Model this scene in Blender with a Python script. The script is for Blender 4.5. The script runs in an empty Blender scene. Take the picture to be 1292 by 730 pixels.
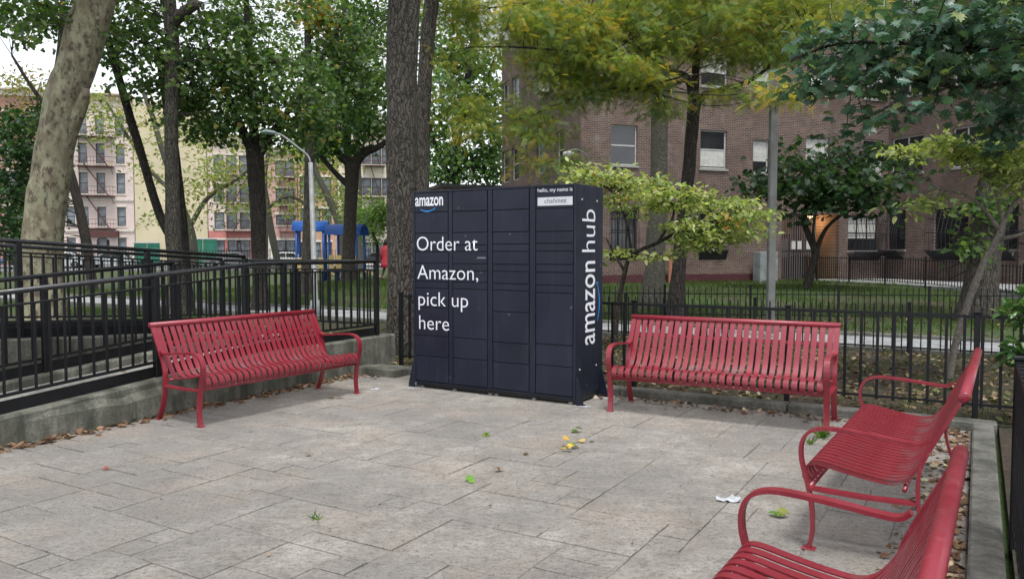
import bpy, bmesh, math, random
import numpy as np
from mathutils import Vector, Matrix, noise as mnoise
R = math.radians
random.seed(7)
rng = np.random.default_rng(11)
S = bpy.context.scene
COL = S.collection

# ------------------------------------------------------------------ camera
F_PX, W_PX, H_PX, CAM_Z = 1000.0, 1292.0, 730.0, 1.6
PITCH = math.atan(49 / F_PX)
cam_d = bpy.data.cameras.new('camera'); cam = bpy.data.objects.new('camera', cam_d); COL.objects.link(cam)
cam.location = (0, 0, CAM_Z); cam.rotation_euler = (math.pi / 2 - PITCH, 0, 0)
cam_d.sensor_fit = 'HORIZONTAL'; cam_d.sensor_width = 36; cam_d.lens = 36 * F_PX / W_PX
cam_d.clip_start = 0.05; cam_d.clip_end = 3000
S.camera = cam

# ------------------------------------------------------------------ world, sun, exposure
SUN_EL, SUN_AZ = R(68), R(170)          # azimuth measured from +Y towards +X
w = bpy.data.worlds.new('World'); S.world = w; w.use_nodes = True
nt = w.node_tree; nt.nodes.clear()
sky = nt.nodes.new('ShaderNodeTexSky'); sky.sky_type = 'NISHITA'; sky.sun_disc = False
sky.sun_elevation = SUN_EL; sky.sun_rotation = SUN_AZ; sky.dust_density = 1; sky.ozone_density = 1
bw = nt.nodes.new('ShaderNodeRGBToBW'); mixs = nt.nodes.new('ShaderNodeMix'); mixs.data_type = 'RGBA'
tint = nt.nodes.new('ShaderNodeMix'); tint.data_type = 'RGBA'; tint.blend_type = 'MULTIPLY'; tint.inputs[0].default_value = 1
tint.inputs[7].default_value = (2.05, 2.1, 2.2, 1)      # thin bright overcast: grey-white veil over the blue
mixs.inputs[0].default_value = 0.88
bg = nt.nodes.new('ShaderNodeBackground'); bg.inputs[1].default_value = 0.10
wo = nt.nodes.new('ShaderNodeOutputWorld')
nt.links.new(sky.outputs[0], bw.inputs[0]); nt.links.new(bw.outputs[0], tint.inputs[6])
nt.links.new(sky.outputs[0], mixs.inputs[6]); nt.links.new(tint.outputs[2], mixs.inputs[7])
nt.links.new(mixs.outputs[2], bg.inputs[0]); nt.links.new(bg.outputs[0], wo.inputs[0])
sd = bpy.data.lights.new('sun', 'SUN'); sd.energy = 1.5; sd.angle = R(16); sd.color = (1, .96, .9)
so = bpy.data.objects.new('sun', sd); COL.objects.link(so)
sv = Vector((math.sin(SUN_AZ) * math.cos(SUN_EL), math.cos(SUN_AZ) * math.cos(SUN_EL), math.sin(SUN_EL)))
so.rotation_euler = (-sv).to_track_quat('-Z', 'Y').to_euler()
S.view_settings.view_transform = 'Standard'; S.view_settings.look = 'None'
S.view_settings.exposure = 1.05; S.view_settings.gamma = 1; S.view_settings.use_curve_mapping = False
S.cycles.max_bounces = 6; S.cycles.transparent_max_bounces = 8

# ------------------------------------------------------------------ pixel helpers (a pixel is a direction; distance comes from ground or size)
CP, SP = math.cos(PITCH), math.sin(PITCH)
def ray(x, y):
    a = (x - W_PX / 2) / F_PX; b = (H_PX / 2 - y) / F_PX
    return Vector((a, CP + b * SP, -SP + b * CP))
def gnd(x, y, z=0.0):
    d = ray(x, y); return d * ((z - CAM_Z) / d.z) + Vector((0, 0, CAM_Z))
def at(x, y, Y):
    d = ray(x, y); return d * (Y / d.y) + Vector((0, 0, CAM_Z))
def sm(t):
    t = min(1, max(0, t)); return t * t * (3 - 2 * t)
def tz(X, Y):           # the ground rises gently towards the brick building
    return .36 * sm((Y - 20) / 9) * sm((X + 13) / 8)

# ------------------------------------------------------------------ materials
def new_mat(name):
    m = bpy.data.materials.new(name); m.use_nodes = True
    n = m.node_tree; n.nodes.clear()
    o = n.nodes.new('ShaderNodeOutputMaterial'); p = n.nodes.new('ShaderNodeBsdfPrincipled')
    n.links.new(p.outputs[0], o.inputs[0]); p.inputs['Specular IOR Level'].default_value = .4
    return m, n, p, o
def nd(n, t, **kw):
    x = n.nodes.new(t)
    for k, v in kw.items():
        if k.startswith('i_'):
            key = k[2:]; key = int(key) if key.isdigit() else key
            x.inputs[key].default_value = v
        else: setattr(x, k, v)
    return x
def ramp(n, fac, stops):
    r = n.nodes.new('ShaderNodeValToRGB'); cr = r.color_ramp
    while len(cr.elements) > len(stops): cr.elements.remove(cr.elements[-1])
    while len(cr.elements) < len(stops): cr.elements.new(1)
    for e, (p, c) in zip(cr.elements, stops):
        e.position = p; e.color = (*c, 1) if not isinstance(c, (int, float)) else (c, c, c, 1)
    n.links.new(fac, r.inputs[0]); return r.outputs[0]
def coord(n, kind='Object', scale=(1, 1, 1)):
    if kind == 'World':
        v = n.nodes.new('ShaderNodeNewGeometry').outputs['Position']
    else:
        v = n.nodes.new('ShaderNodeTexCoord').outputs[kind]
    mp = nd(n, 'ShaderNodeMapping'); mp.inputs['Scale'].default_value = scale
    n.links.new(v, mp.inputs[0]); return mp.outputs[0]
def noise_(n, vec, scale, detail=4, rough=.55):
    t = nd(n, 'ShaderNodeTexNoise'); t.inputs['Scale'].default_value = scale
    t.inputs['Detail'].default_value = detail; t.inputs['Roughness'].default_value = rough
    n.links.new(vec, t.inputs['Vector']); return t.outputs['Fac']
def mixc(n, fac, a, b, mode='MIX'):
    m = nd(n, 'ShaderNodeMix', data_type='RGBA', blend_type=mode)
    for s, v in ((0, fac), (6, a), (7, b)):
        if hasattr(v, 'is_linked'): n.links.new(v, m.inputs[s])
        else: m.inputs[s].default_value = v if s == 0 else (*v, 1) if len(v) == 3 else v
    return m.outputs[2]
def bump(n, p, h, strength=.4, dist=.01):
    b = nd(n, 'ShaderNodeBump'); b.inputs['Strength'].default_value = strength; b.inputs['Distance'].default_value = dist
    n.links.new(h, b.inputs['Height']); n.links.new(b.outputs[0], p.inputs['Normal'])
MATS = {}
def plain(name, c, rough=.6, metal=0, var=.12, scale=6, bumpy=0, kind='Object', spec=.4):
    """A painted or plain surface with slight uneven tone and grime."""
    if name in MATS: return MATS[name]
    m, n, p, o = new_mat(name); v = coord(n, kind)
    f = noise_(n, v, scale, 5); d = tuple(x * (1 - 2 * var) for x in c); l = tuple(min(1, x * (1 + var)) for x in c)
    n.links.new(ramp(n, f, [(.3, d), (.7, l)]), p.inputs['Base Color'])
    n.links.new(ramp(n, noise_(n, v, scale * 2.3, 3), [(.3, max(.02, rough - .1)), (.7, min(1, rough + .12))]), p.inputs['Roughness'])
    p.inputs['Metallic'].default_value = metal; p.inputs['Specular IOR Level'].default_value = spec
    if bumpy: bump(n, p, noise_(n, v, scale * 8, 4), bumpy, .01)
    MATS[name] = m; return m

def m_stone():
    m, n, p, o = new_mat('flagstone'); v = coord(n, 'World')
    big = noise_(n, v, .5, 5, .65); mid = noise_(n, v, 3.2, 8, .72); fine = noise_(n, v, 34, 6, .75); grit = noise_(n, v, 170, 2)
    v2 = coord(n, 'World', (4.5, 10, 5)); v2.node.inputs['Rotation'].default_value = (0, 0, R(24)); streak = noise_(n, v2, 1.15, 9, .72)
    c = ramp(n, mid, [(.3, (.16, .145, .128)), (.43, (.29, .267, .237)), (.56, (.365, .34, .307)), (.7, (.46, .433, .395))])
    c = mixc(n, ramp(n, noise_(n, v, 11, 8, .75), [(.33, .75), (.5, 0.0)]), c, (.17, .155, .138))
    c = mixc(n, ramp(n, big, [(.42, 0.0), (.56, .7)]), c, (.205, .194, .182))
    c = mixc(n, ramp(n, noise_(n, v, 1.2, 4), [(.5, 0.0), (.72, .45)]), c, (.40, .32, .25))
    c = mixc(n, ramp(n, streak, [(.34, .35), (.45, 0.0)]), c, (.15, .138, .125))  # hollows darkened: dirt tone that also paints in the relief's weak shading
    c = mixc(n, ramp(n, streak, [(.56, 0.0), (.7, .45)]), c, (.42, .40, .37))
    c = mixc(n, ramp(n, fine, [(.36, .85), (.5, 0.0)]), c, (.13, .12, .108))
    c = mixc(n, ramp(n, grit, [(.58, 0.0), (.68, .6)]), c, (.55, .53, .5))
    vs = nd(n, 'ShaderNodeTexVoronoi'); vs.inputs['Scale'].default_value = 6; n.links.new(v, vs.inputs['Vector'])
    c = mixc(n, ramp(n, vs.outputs['Distance'], [(.03, .7), (.05, 0.0)]), c, (.07, .065, .06))
    oi = n.nodes.new('ShaderNodeObjectInfo')
    c = mixc(n, .9, c, ramp(n, oi.outputs['Random'], [(0, .94), (1, 1.06)]), 'MULTIPLY')
    n.links.new(c, p.inputs['Base Color']); p.inputs['Roughness'].default_value = .85
    add = nd(n, 'ShaderNodeMath', operation='ADD'); n.links.new(streak, add.inputs[0])
    mu = nd(n, 'ShaderNodeMath', operation='MULTIPLY'); mu.inputs[1].default_value = .45; n.links.new(fine, mu.inputs[0]); n.links.new(mu.outputs[0], add.inputs[1])
    bump(n, p, add.outputs[0], 1.0, .035); return m
def m_joint():
    m, n, p, o = new_mat('joint'); v = coord(n, 'World')
    f = noise_(n, v, .8, 4, .6)
    c = ramp(n, f, [(.38, (.05, .045, .04)), (.47, (.14, .13, .117)), (.56, (.29, .272, .248))])
    c = mixc(n, ramp(n, noise_(n, v, 30, 3), [(.4, .5), (.6, 0.0)]), c, (.06, .055, .05))
    n.links.new(c, p.inputs['Base Color']); p.inputs['Roughness'].default_value = .95; return m
def m_concrete(name, c, stain=.6):
    m, n, p, o = new_mat(name); v = coord(n, 'World')
    base = ramp(n, noise_(n, v, 2.6, 8, .68), [(.32, tuple(x * .45 for x in c)), (.5, c), (.72, tuple(min(1, x * 1.3) for x in c))])
    vz = coord(n, 'World', (5, 5, .9))
    base = mixc(n, ramp(n, noise_(n, vz, .9, 6, .65), [(.42, 0.0), (.62, stain)]), base, (c[0] * .26, c[1] * .28, c[2] * .25))
    base = mixc(n, ramp(n, noise_(n, v, 30, 6, .75), [(.36, .65), (.5, 0.0)]), base, tuple(x * .35 for x in c))
    n.links.new(base, p.inputs['Base Color']); p.inputs['Roughness'].default_value = .92
    add = nd(n, 'ShaderNodeMath', operation='ADD'); n.links.new(noise_(n, v, 55, 6, .75), add.inputs[0]); n.links.new(noise_(n, v, 7, 6, .7), add.inputs[1])
    bump(n, p, add.outputs[0], .9, .03); return m
def m_brick(name, c1, c2, mortar, bw_=.21, bh=.068, dark=.5):
    m, n, p, o = new_mat(name); tc = n.nodes.new('ShaderNodeTexCoord')
    sx = nd(n, 'ShaderNodeSeparateXYZ'); n.links.new(tc.outputs['Object'], sx.inputs[0])
    cx = nd(n, 'ShaderNodeCombineXYZ'); n.links.new(sx.outputs[0], cx.inputs[0]); n.links.new(sx.outputs[2], cx.inputs[1])
    b = nd(n, 'ShaderNodeTexBrick'); n.links.new(cx.outputs[0], b.inputs['Vector'])
    b.inputs['Scale'].default_value = 1; b.inputs['Mortar Size'].default_value = .009; b.inputs['Mortar Smooth'].default_value = .2
    b.inputs['Brick Width'].default_value = bw_; b.inputs['Row Height'].default_value = bh; b.inputs['Bias'].default_value = -.1
    b.inputs['Color1'].default_value = (*c1, 1); b.inputs['Color2'].default_value = (*c2, 1); b.inputs['Mortar'].default_value = (*mortar, 1)
    v = tc.outputs['Object']
    c = mixc(n, ramp(n, noise_(n, v, .7, 5, .6), [(.35, 0.0), (.7, dark)]), b.outputs['Color'], tuple(x * .45 for x in c1))
    c = mixc(n, ramp(n, noise_(n, v, 2.2, 4), [(.55, 0.0), (.75, .45)]), c, mortar)
    n.links.new(c, p.inputs['Base Color']); p.inputs['Roughness'].default_value = .9
    inv = nd(n, 'ShaderNodeMath', operation='SUBTRACT'); inv.inputs[0].default_value = 1; n.links.new(b.outputs['Fac'], inv.inputs[1])
    bump(n, p, inv.outputs[0], .7, .012); return m
def m_bark(name, c1, c2, zs=.13, sc=21, strength=1.0):
    m, n, p, o = new_mat(name); v0 = coord(n, 'Object'); v = coord(n, 'Object', (1, 1, zs))
    warp = nd(n, 'ShaderNodeTexNoise'); warp.inputs['Scale'].default_value = 7; warp.inputs['Detail'].default_value = 4; n.links.new(v0, warp.inputs['Vector'])
    va = nd(n, 'ShaderNodeVectorMath', operation='MULTIPLY_ADD'); va.inputs[1].default_value = (.16, .16, .05)
    n.links.new(warp.outputs['Color'], va.inputs[0]); n.links.new(v, va.inputs[2])
    vo = nd(n, 'ShaderNodeTexVoronoi', feature='DISTANCE_TO_EDGE'); vo.inputs['Scale'].default_value = sc
    n.links.new(va.outputs[0], vo.inputs['Vector'])
    f = noise_(n, v, sc * 1.4, 7, .75); g_ = noise_(n, v0, 45, 4, .7)
    h = nd(n, 'ShaderNodeMath', operation='MULTIPLY_ADD'); n.links.new(f, h.inputs[0]); h.inputs[1].default_value = .8
    n.links.new(ramp(n, vo.outputs['Distance'], [(0, 0.0), (.22, .6)]), h.inputs[2])
    h2 = nd(n, 'ShaderNodeMath', operation='MULTIPLY_ADD'); n.links.new(g_, h2.inputs[0]); h2.inputs[1].default_value = .35; n.links.new(h.outputs[0], h2.inputs[2])
    c = ramp(n, h2.outputs[0], [(.48, tuple(x * .25 for x in c1)), (.72, c1), (.95, c2)])
    c = mixc(n, ramp(n, noise_(n, v0, 1.1, 5), [(.42, 0.0), (.7, .55)]), c, (c1[0] * .75, c1[1] * .95, c1[2] * .72))
    n.links.new(c, p.inputs['Base Color']); p.inputs['Roughness'].default_value = .95
    bump(n, p, h2.outputs[0], strength, .035); return m
def m_plane_bark():
    m, n, p, o = new_mat('plane_bark'); v = coord(n, 'Object', (1, 1, .55))
    c = ramp(n, noise_(n, v, 2.2, 3), [(.3, (.19, .172, .11)), (.5, (.29, .272, .185)), (.68, (.24, .242, .155))])
    c = mixc(n, ramp(n, noise_(n, v, 5, 7, .68), [(.43, 0.0), (.56, .8)]), c, (.15, .118, .082))
    c = mixc(n, ramp(n, noise_(n, v, 9, 7, .68), [(.52, 0.0), (.6, .85)]), c, (.06, .046, .033))
    n.links.new(c, p.inputs['Base Color']); p.inputs['Roughness'].default_value = .85
    bump(n, p, noise_(n, v, 6, 7, .6), .7, .04); return m
def m_leaf(name, rough=.5, trans=.35, spec=.35):
    m, n, p, o = new_mat(name)
    a = nd(n, 'ShaderNodeAttribute', attribute_name='leafcol')
    n.links.new(a.outputs['Color'], p.inputs['Base Color']); p.inputs['Roughness'].default_value = rough; p.inputs['Specular IOR Level'].default_value = spec
    t = nd(n, 'ShaderNodeBsdfTranslucent')
    n.links.new(mixc(n, 1, a.outputs['Color'], (1.5, 1.55, .7), 'MULTIPLY'), t.inputs[0])
    mx = nd(n, 'ShaderNodeMixShader'); mx.inputs[0].default_value = trans
    n.links.new(p.outputs[0], mx.inputs[1]); n.links.new(t.outputs[0], mx.inputs[2]); n.links.new(mx.outputs[0], o.inputs[0]); return m
def m_ground():
    m, n, p, o = new_mat('lawn_soil'); v = coord(n, 'World')
    g = ramp(n, noise_(n, v, 14, 6, .75), [(.25, (.02, .035, .012)), (.5, (.055, .1, .025)), (.75, (.11, .16, .045))])
    d = ramp(n, noise_(n, v, 9, 6, .7), [(.3, (.035, .028, .02)), (.6, (.1, .08, .055)), (.8, (.17, .13, .08))])
    n.links.new(mixc(n, ramp(n, noise_(n, v, .33, 5, .65), [(.45, 0.0), (.62, .9)]), g, d), p.inputs['Base Color'])
    p.inputs['Roughness'].default_value = .95; bump(n, p, noise_(n, v, 30, 5, .7), 1, .06); return m
def m_soil():
    m, n, p, o = new_mat('soil'); v = coord(n, 'World')
    d = ramp(n, noise_(n, v, 16, 6, .7), [(.3, (.028, .022, .016)), (.55, (.075, .06, .04)), (.8, (.15, .115, .07))])
    n.links.new(mixc(n, ramp(n, noise_(n, v, 1.1, 4), [(.5, 0.0), (.7, .6)]), d, (.045, .075, .02)), p.inputs['Base Color'])
    p.inputs['Roughness'].default_value = .95; bump(n, p, noise_(n, v, 40, 5, .7), 1, .05); return m
def m_red(name='red_paint', worn=False):
    m, n, p, o = new_mat(name); v = coord(n, 'Object')
    c = ramp(n, noise_(n, v, 3, 4), [(.3, (.17, .010, .020)), (.7, (.26, .018, .034))])
    c = mixc(n, ramp(n, noise_(n, v, 22, 5, .7), [(.58, 0.0), (.78, .25)]), c, (.44, .2, .22))
    c = mixc(n, ramp(n, noise_(n, v, 6, 5, .7), [(.55, 0.0), (.75, .5)]), c, (.13, .06, .06))
    if worn:      # paint rubbed grey in the seat crease
        sx = nd(n, 'ShaderNodeSeparateXYZ'); n.links.new(v, sx.inputs[0])
        band = ramp(n, sx.outputs[1], [(.38, 0.0), (.46, .9), (.51, .8), (.55, 0.0)])
        oi = n.nodes.new('ShaderNodeObjectInfo'); off = nd(n, 'ShaderNodeVectorMath', operation='ADD'); n.links.new(v, off.inputs[0]); n.links.new(oi.outputs['Location'], off.inputs[1])
        mu = nd(n, 'ShaderNodeMath', operation='MULTIPLY'); n.links.new(band, mu.inputs[0]); n.links.new(ramp(n, noise_(n, off.outputs[0], 5, 4, .7), [(.46, 0.0), (.66, .8)]), mu.inputs[1])
        c = mixc(n, mu.outputs[0], c, (.13, .125, .13))
    n.links.new(c, p.inputs['Base Color']); p.inputs['Specular IOR Level'].default_value = .65
    n.links.new(ramp(n, noise_(n, v, 9, 4), [(.3, .28), (.7, .48)]), p.inputs['Roughness']); bump(n, p, noise_(n, v, 60, 3), .08, .004); return m
def m_locker():
    m, n, p, o = new_mat('locker_paint'); v = coord(n, 'World')
    c = ramp(n, noise_(n, v, 2, 5), [(.3, (.009, .0118, .0235)), (.7, (.0145, .0178, .032))])
    c = mixc(n, ramp(n, noise_(n, v, 14, 5, .7), [(.6, 0.0), (.8, .16)]), c, (.12, .12, .13))
    vo = nd(n, 'ShaderNodeTexVoronoi'); vo.inputs['Scale'].default_value = 4.2; n.links.new(v, vo.inputs['Vector'])      # small scuffs and stuck-on specks
    c = mixc(n, ramp(n, vo.outputs['Distance'], [(.035, .45), (.07, 0.0)]), c, (.16, .15, .14))
    vd = coord(n, 'World', (30, 30, 1.6)); c = mixc(n, ramp(n, noise_(n, vd, .6, 4), [(.55, 0.0), (.8, .12)]), c, (.1, .1, .1))
    oi = n.nodes.new('ShaderNodeObjectInfo'); c = mixc(n, .9, c, ramp(n, oi.outputs['Random'], [(0, .86), (1, 1.12)]), 'MULTIPLY')
    n.links.new(c, p.inputs['Base Color']); n.links.new(ramp(n, noise_(n, v, 5, 5), [(.3, .33), (.7, .55)]), p.inputs['Roughness'])
    p.inputs['Specular IOR Level'].default_value = .3; bump(n, p, noise_(n, v, 3, 3), .12, .02); return m
def m_glass(name, c=(.02, .022, .025), rough=.12):
    m, n, p, o = new_mat(name); v = coord(n, 'Object')
    n.links.new(ramp(n, noise_(n, v, .9, 3), [(.35, tuple(x * .5 for x in c)), (.65, tuple(x * 1.6 for x in c))]), p.inputs['Base Color'])
    p.inputs['Roughness'].default_value = rough; p.inputs['Specular IOR Level'].default_value = .6; return m
STONE, JOINT = m_stone(), m_joint()
CONC = m_concrete('wall_concrete', (.215, .215, .18), .9); KERB = m_concrete('kerb_concrete', (.2, .197, .175), .6)
PATHM = m_concrete('path_concrete', (.36, .37, .38), .2); RAMPM = m_concrete('ramp_concrete', (.33, .32, .3), .25)
BRICK = m_brick('brown_brick', (.145, .082, .064), (.055, .036, .032), (.27, .24, .215))
BARK = m_bark('grey_bark', (.043, .036, .03), (.115, .101, .086)); BARKD = m_bark('dark_bark', (.024, .019, .016), (.058, .048, .041))
BARKG = m_bark('mossy_bark', (.085, .08, .062), (.15, .145, .12), .3, 30); PBARK = m_plane_bark()
LEAF = m_leaf('leaf', .5, .45); LEAFG = m_leaf('glossy_leaf', .33, .25, .7); DRYM = m_leaf('dry_leaf', .8, .1, .2)
GROUND, SOIL, RED, NAVY = m_ground(), m_soil(), m_red(), m_locker()
BLACK = plain('black_paint', (.0055, .006, .0075), .5, 0, .25, 9, .1, spec=.3)
BLACKG = plain('black_gloss_paint', (.012, .013, .016), .3, 0, .2, 9, spec=.6)
GLASS = m_glass('window_glass'); GLASSP = m_glass('pale_window_glass', (.13, .15, .17), .2)
WHITE = plain('white_vinyl', (.74, .75, .8), .5, 0, .04); FRAMEW = plain('window_frame_paint', (.5, .5, .49), .5, 0, .1)
BLUEV = plain('blue_vinyl', (.02, .2, .5), .4, 0, .05); STEEL = plain('galvanised_steel', (.24, .25, .25), .55, .1, .15)
DARKM = plain('dark_metal', (.02, .02, .022), .5, 0, .2); RUBBER = plain('rubber', (.012, .012, .012), .8)

# ------------------------------------------------------------------ mesh builder
class MB:
    def __init__(s): s.v = []; s.f = []; s.n = 0
    def add(s, v, f):
        s.v.extend([tuple(p) for p in v]); s.f.extend([tuple(i + s.n for i in q) for q in f]); s.n += len(v); return s
    def box(s, x0, x1, y0, y1, z0, z1, b=0):
        if b <= 0:
            v = [(x, y, z) for z in (z0, z1) for y in (y0, y1) for x in (x0, x1)]
            return s.add(v, [(0, 2, 3, 1), (4, 5, 7, 6), (0, 1, 5, 4), (2, 6, 7, 3), (0, 4, 6, 2), (1, 3, 7, 5)])
        rings = []
        for z, i in ((z0, b), (z0 + b, 0), (z1 - b, 0), (z1, b)):
            a = [(x0 + b, y0), (x1 - b, y0), (x1, y0 + b), (x1, y1 - b), (x1 - b, y1), (x0 + b, y1), (x0, y1 - b), (x0, y0 + b)]
            cx, cy = (x0 + x1) / 2, (y0 + y1) / 2; kx = 1 - i / max(1e-6, (x1 - x0) / 2); ky = 1 - i / max(1e-6, (y1 - y0) / 2)
            rings.append([(cx + (p[0] - cx) * kx, cy + (p[1] - cy) * ky, z) for p in a])
        v = sum(rings, []); f = [tuple(range(7, -1, -1)), tuple(range(24, 32))]
        for r in range(3):
            for i in range(8): f.append((r * 8 + i, r * 8 + (i + 1) % 8, r * 8 + 8 + (i + 1) % 8, r * 8 + 8 + i))
        return s.add(v, f)
    def tube(s, pts, rad, n=8, caps=True, flat=None, up=None):
        """Sweep a circle (or a flat bar: flat=(half width, half thickness)) along points; rad a number or a list."""
        P = [Vector(p) for p in pts]; m = len(P); rr = rad if isinstance(rad, (list, tuple)) else [rad] * m
        T = [(P[min(i + 1, m - 1)] - P[max(i - 1, 0)]).normalized() for i in range(m)]
        nrm = Vector(up) if up else (Vector((0, 0, 1)) if abs(T[0].z) < .9 else Vector((1, 0, 0)))
        v = []; k = 4 if flat else n
        for i in range(m):
            nrm = (nrm - T[i] * nrm.dot(T[i])); nrm = nrm.normalized() if nrm.length > 1e-6 else T[i].orthogonal().normalized()
            bi = T[i].cross(nrm)
            if flat:
                a, b = flat
                for (p, q) in ((a, b), (-a, b), (-a, -b), (a, -b)): v.append(P[i] + nrm * p + bi * q)
            else:
                for j in range(n):
                    t = 2 * math.pi * j / n; v.append(P[i] + (nrm * math.cos(t) + bi * math.sin(t)) * rr[i])
        f = []
        for i in range(m - 1):
            for j in range(k): f.append((i * k + j, i * k + (j + 1) % k, (i + 1) * k + (j + 1) % k, (i + 1) * k + j))
        if caps: f.append(tuple(range(k - 1, -1, -1))); f.append(tuple((m - 1) * k + j for j in range(k)))
        return s.add(v, f)
    def prism(s, poly, axis, a, b):
        """Extrude a 2D polygon along an axis from a to b. axis 'x': poly=(y,z); 'y': (x,z); 'z': (x,y)."""
        mk = {'x': lambda p, t: (t, p[0], p[1]), 'y': lambda p, t: (p[0], t, p[1]), 'z': lambda p, t: (p[0], p[1], t)}[axis]
        n = len(poly); v = [mk(p, a) for p in poly] + [mk(p, b) for p in poly]
        f = [tuple(range(n)), tuple(range(2 * n - 1, n - 1, -1))] + [(i, n + i, n + (i + 1) % n, (i + 1) % n) for i in range(n)]
        return s.add(v, f)
    def mesh(s, name, smooth=False):
        me = bpy.data.meshes.new(name); me.from_pydata(s.v, [], s.f); me.update()
        bm = bmesh.new(); bm.from_mesh(me); bmesh.ops.recalc_face_normals(bm, faces=bm.faces); bm.to_mesh(me); bm.free()
        if smooth: me.polygons.foreach_set('use_smooth', [True] * len(me.polygons))
        return me
    def build(s, name, mat, parent=None, smooth=False, loc=None, rz=None):
        return link(name, s.mesh(name, smooth), mat, parent, loc, rz)
def link(name, me, mat, parent=None, loc=None, rz=None):
    if mat and not me.materials: me.materials.append(mat)
    o = bpy.data.objects.new(name, me); COL.objects.link(o)
    if parent: o.parent = parent
    if loc is not None: o.location = loc
    if rz is not None: o.rotation_euler = (0, 0, rz)
    return o
def inst(o, parent, loc, rz=None):
    c = o.copy(); COL.objects.link(c); c.parent = parent; c.location = loc
    if rz is not None: c.rotation_euler = (0, 0, rz)
    return c
def tag(o, label=None, cat=None, group=None, kind=None):
    for k, v in (('label', label), ('category', cat), ('group', group), ('kind', kind)):
        if v: o[k] = v
    return o
def thing(name, label, cat, loc=(0, 0, 0), rz=0, group=None):
    o = bpy.data.objects.new(name, None); COL.objects.link(o); o.location = loc; o.rotation_euler = (0, 0, rz); o.empty_display_size = .2
    return tag(o, label, cat, group)
def smooth_path(pts, k=4):
    """Catmull-Rom through points (any dimension)."""
    P = np.array(pts, float); out = []
    Q = np.vstack([2 * P[0] - P[1], P, 2 * P[-1] - P[-2]])
    for i in range(1, len(Q) - 2):
        for j in range(k):
            t = j / k; a, b, c, d = Q[i - 1], Q[i], Q[i + 1], Q[i + 2]
            out.append(.5 * (2 * b + (c - a) * t + (2 * a - 5 * b + 4 * c - d) * t * t + (3 * b - a - 3 * c + d) * t ** 3))
    out.append(P[-1]); return np.array(out)
def lettering(body, parent, fn, wdt=None, hgt=None, mat=None, bold=0, name='lettering', shear=0, bbox_h=None):
    """Built-in font turned into a thin mesh; fn maps flat (x, y) to the parent's space."""
    c = bpy.data.curves.new('t', 'FONT'); c.body = body; c.size = 1; c.offset = bold; c.shear = shear; c.resolution_u = 4
    o = bpy.data.objects.new('t', c); COL.objects.link(o)
    dg = bpy.context.evaluated_depsgraph_get(); me = bpy.data.meshes.new_from_object(o.evaluated_get(dg))
    bpy.data.objects.remove(o); bpy.data.curves.remove(c)
    P = np.array([v.co[:] for v in me.vertices]); mn, mx_ = P.min(0), P.max(0)
    sx = wdt / (mx_[0] - mn[0]); sy = hgt if hgt else sx
    for v in me.vertices: v.co = fn((v.co.x - mn[0]) * sx, v.co.y * sy)
    me.materials.clear(); me.name = name
    o = link(name, me, mat or WHITE, parent); o['kind'] = 'stuff'; return o

# ================================================================== THE SETTING: ground, plaza, kerbs, path
def grid_sheet(name, xs, ys, zf, mat):
    nx, ny = len(xs), len(ys); v = [(x, y, zf(x, y)) for y in ys for x in xs]
    f = [(j * nx + i, j * nx + i + 1, (j + 1) * nx + i + 1, (j + 1) * nx + i) for j in range(ny - 1) for i in range(nx - 1)]
    me = bpy.data.meshes.new(name); me.from_pydata(v, [], f); me.update()
    return tag(link(name, me, mat), kind='structure')
xs = sorted(set([-1500, -600, -250, -120, -80] + list(np.arange(-60, 60.1, 2.5)) + [80, 120, 250, 600, 1500]))
ys = sorted(set([-600, -100, -40, -15] + list(np.arange(-8, 60.1, 2)) + [75, 90, 120, 200, 500, 1500, 2800]))
grid_sheet('ground', xs, ys, lambda x, y: -.035 + tz(x, y), GROUND)

PO, PA = Vector((-1.75, 11.3, 0)), R(-30.5)        # plaza frame: x along the locker front, y away from the camera
PU, PV = Vector((math.cos(PA), math.sin(PA), 0)), Vector((-math.sin(PA), math.cos(PA), 0))
def pl(x, y, z=0): return PO + PU * x + PV * y + Vector((0, 0, z))
plaza = tag(MB().box(-.35, 7.24, -13, -.62, -.2, -.009).build('plaza', JOINT, None, loc=PO, rz=PA), kind='structure')
# flagstones: irregular ashlar of 0.3 m units, each stone its own ragged piece
rs = random.Random(5); UN = .19; NX, NY = 40, 52
occ = [[False] * NY for _ in range(NX)]; X0, Y1 = -.37, -.64
sizes = [(3, 2), (2, 2), (4, 2), (3, 3), (2, 1), (4, 3), (1, 1), (3, 1)]
def stone_mesh(w_, h_, r):
    g = .0038; top = []; base = []
    pts = []
    for (ax, ay, bx, by) in ((0, 0, w_, 0), (w_, 0, w_, h_), (w_, h_, 0, h_), (0, h_, 0, 0)):
        k = 3 if max(abs(bx - ax), abs(by - ay)) > .6 else 2
        for i in range(k): pts.append((ax + (bx - ax) * i / k, ay + (by - ay) * i / k))
    cx, cy = w_ / 2, h_ / 2; mb = MB(); n = len(pts); v = []
    jit = [(r.uniform(-.004, .004), r.uniform(-.004, .004)) for _ in pts]
    for inset, z in ((g, -.03), (g, -.003), (g + .008, 0)):
        for (x, y), (jx, jy) in zip(pts, jit):
            dx = -inset if x > cx else inset; dy = -inset if y > cy else inset
            if abs(x - cx) < .01 * w_: dx = 0
            if abs(y - cy) < .01 * h_: dy = 0
            if 0 < x < w_ and (y in (0, h_)): dx = 0
            if 0 < y < h_ and (x in (0, w_)): dy = 0
            v.append((x + dx + jx, y + dy + jy, z))
    f = [(i + n * k, (i + 1) % n + n * k, (i + 1) % n + n * (k + 1), i + n * (k + 1)) for k in (0, 1) for i in range(n)]
    f.append(tuple(range(2 * n, 3 * n))); return MB().add(v, f).mesh('flagstone')
cnt = 0
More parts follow.
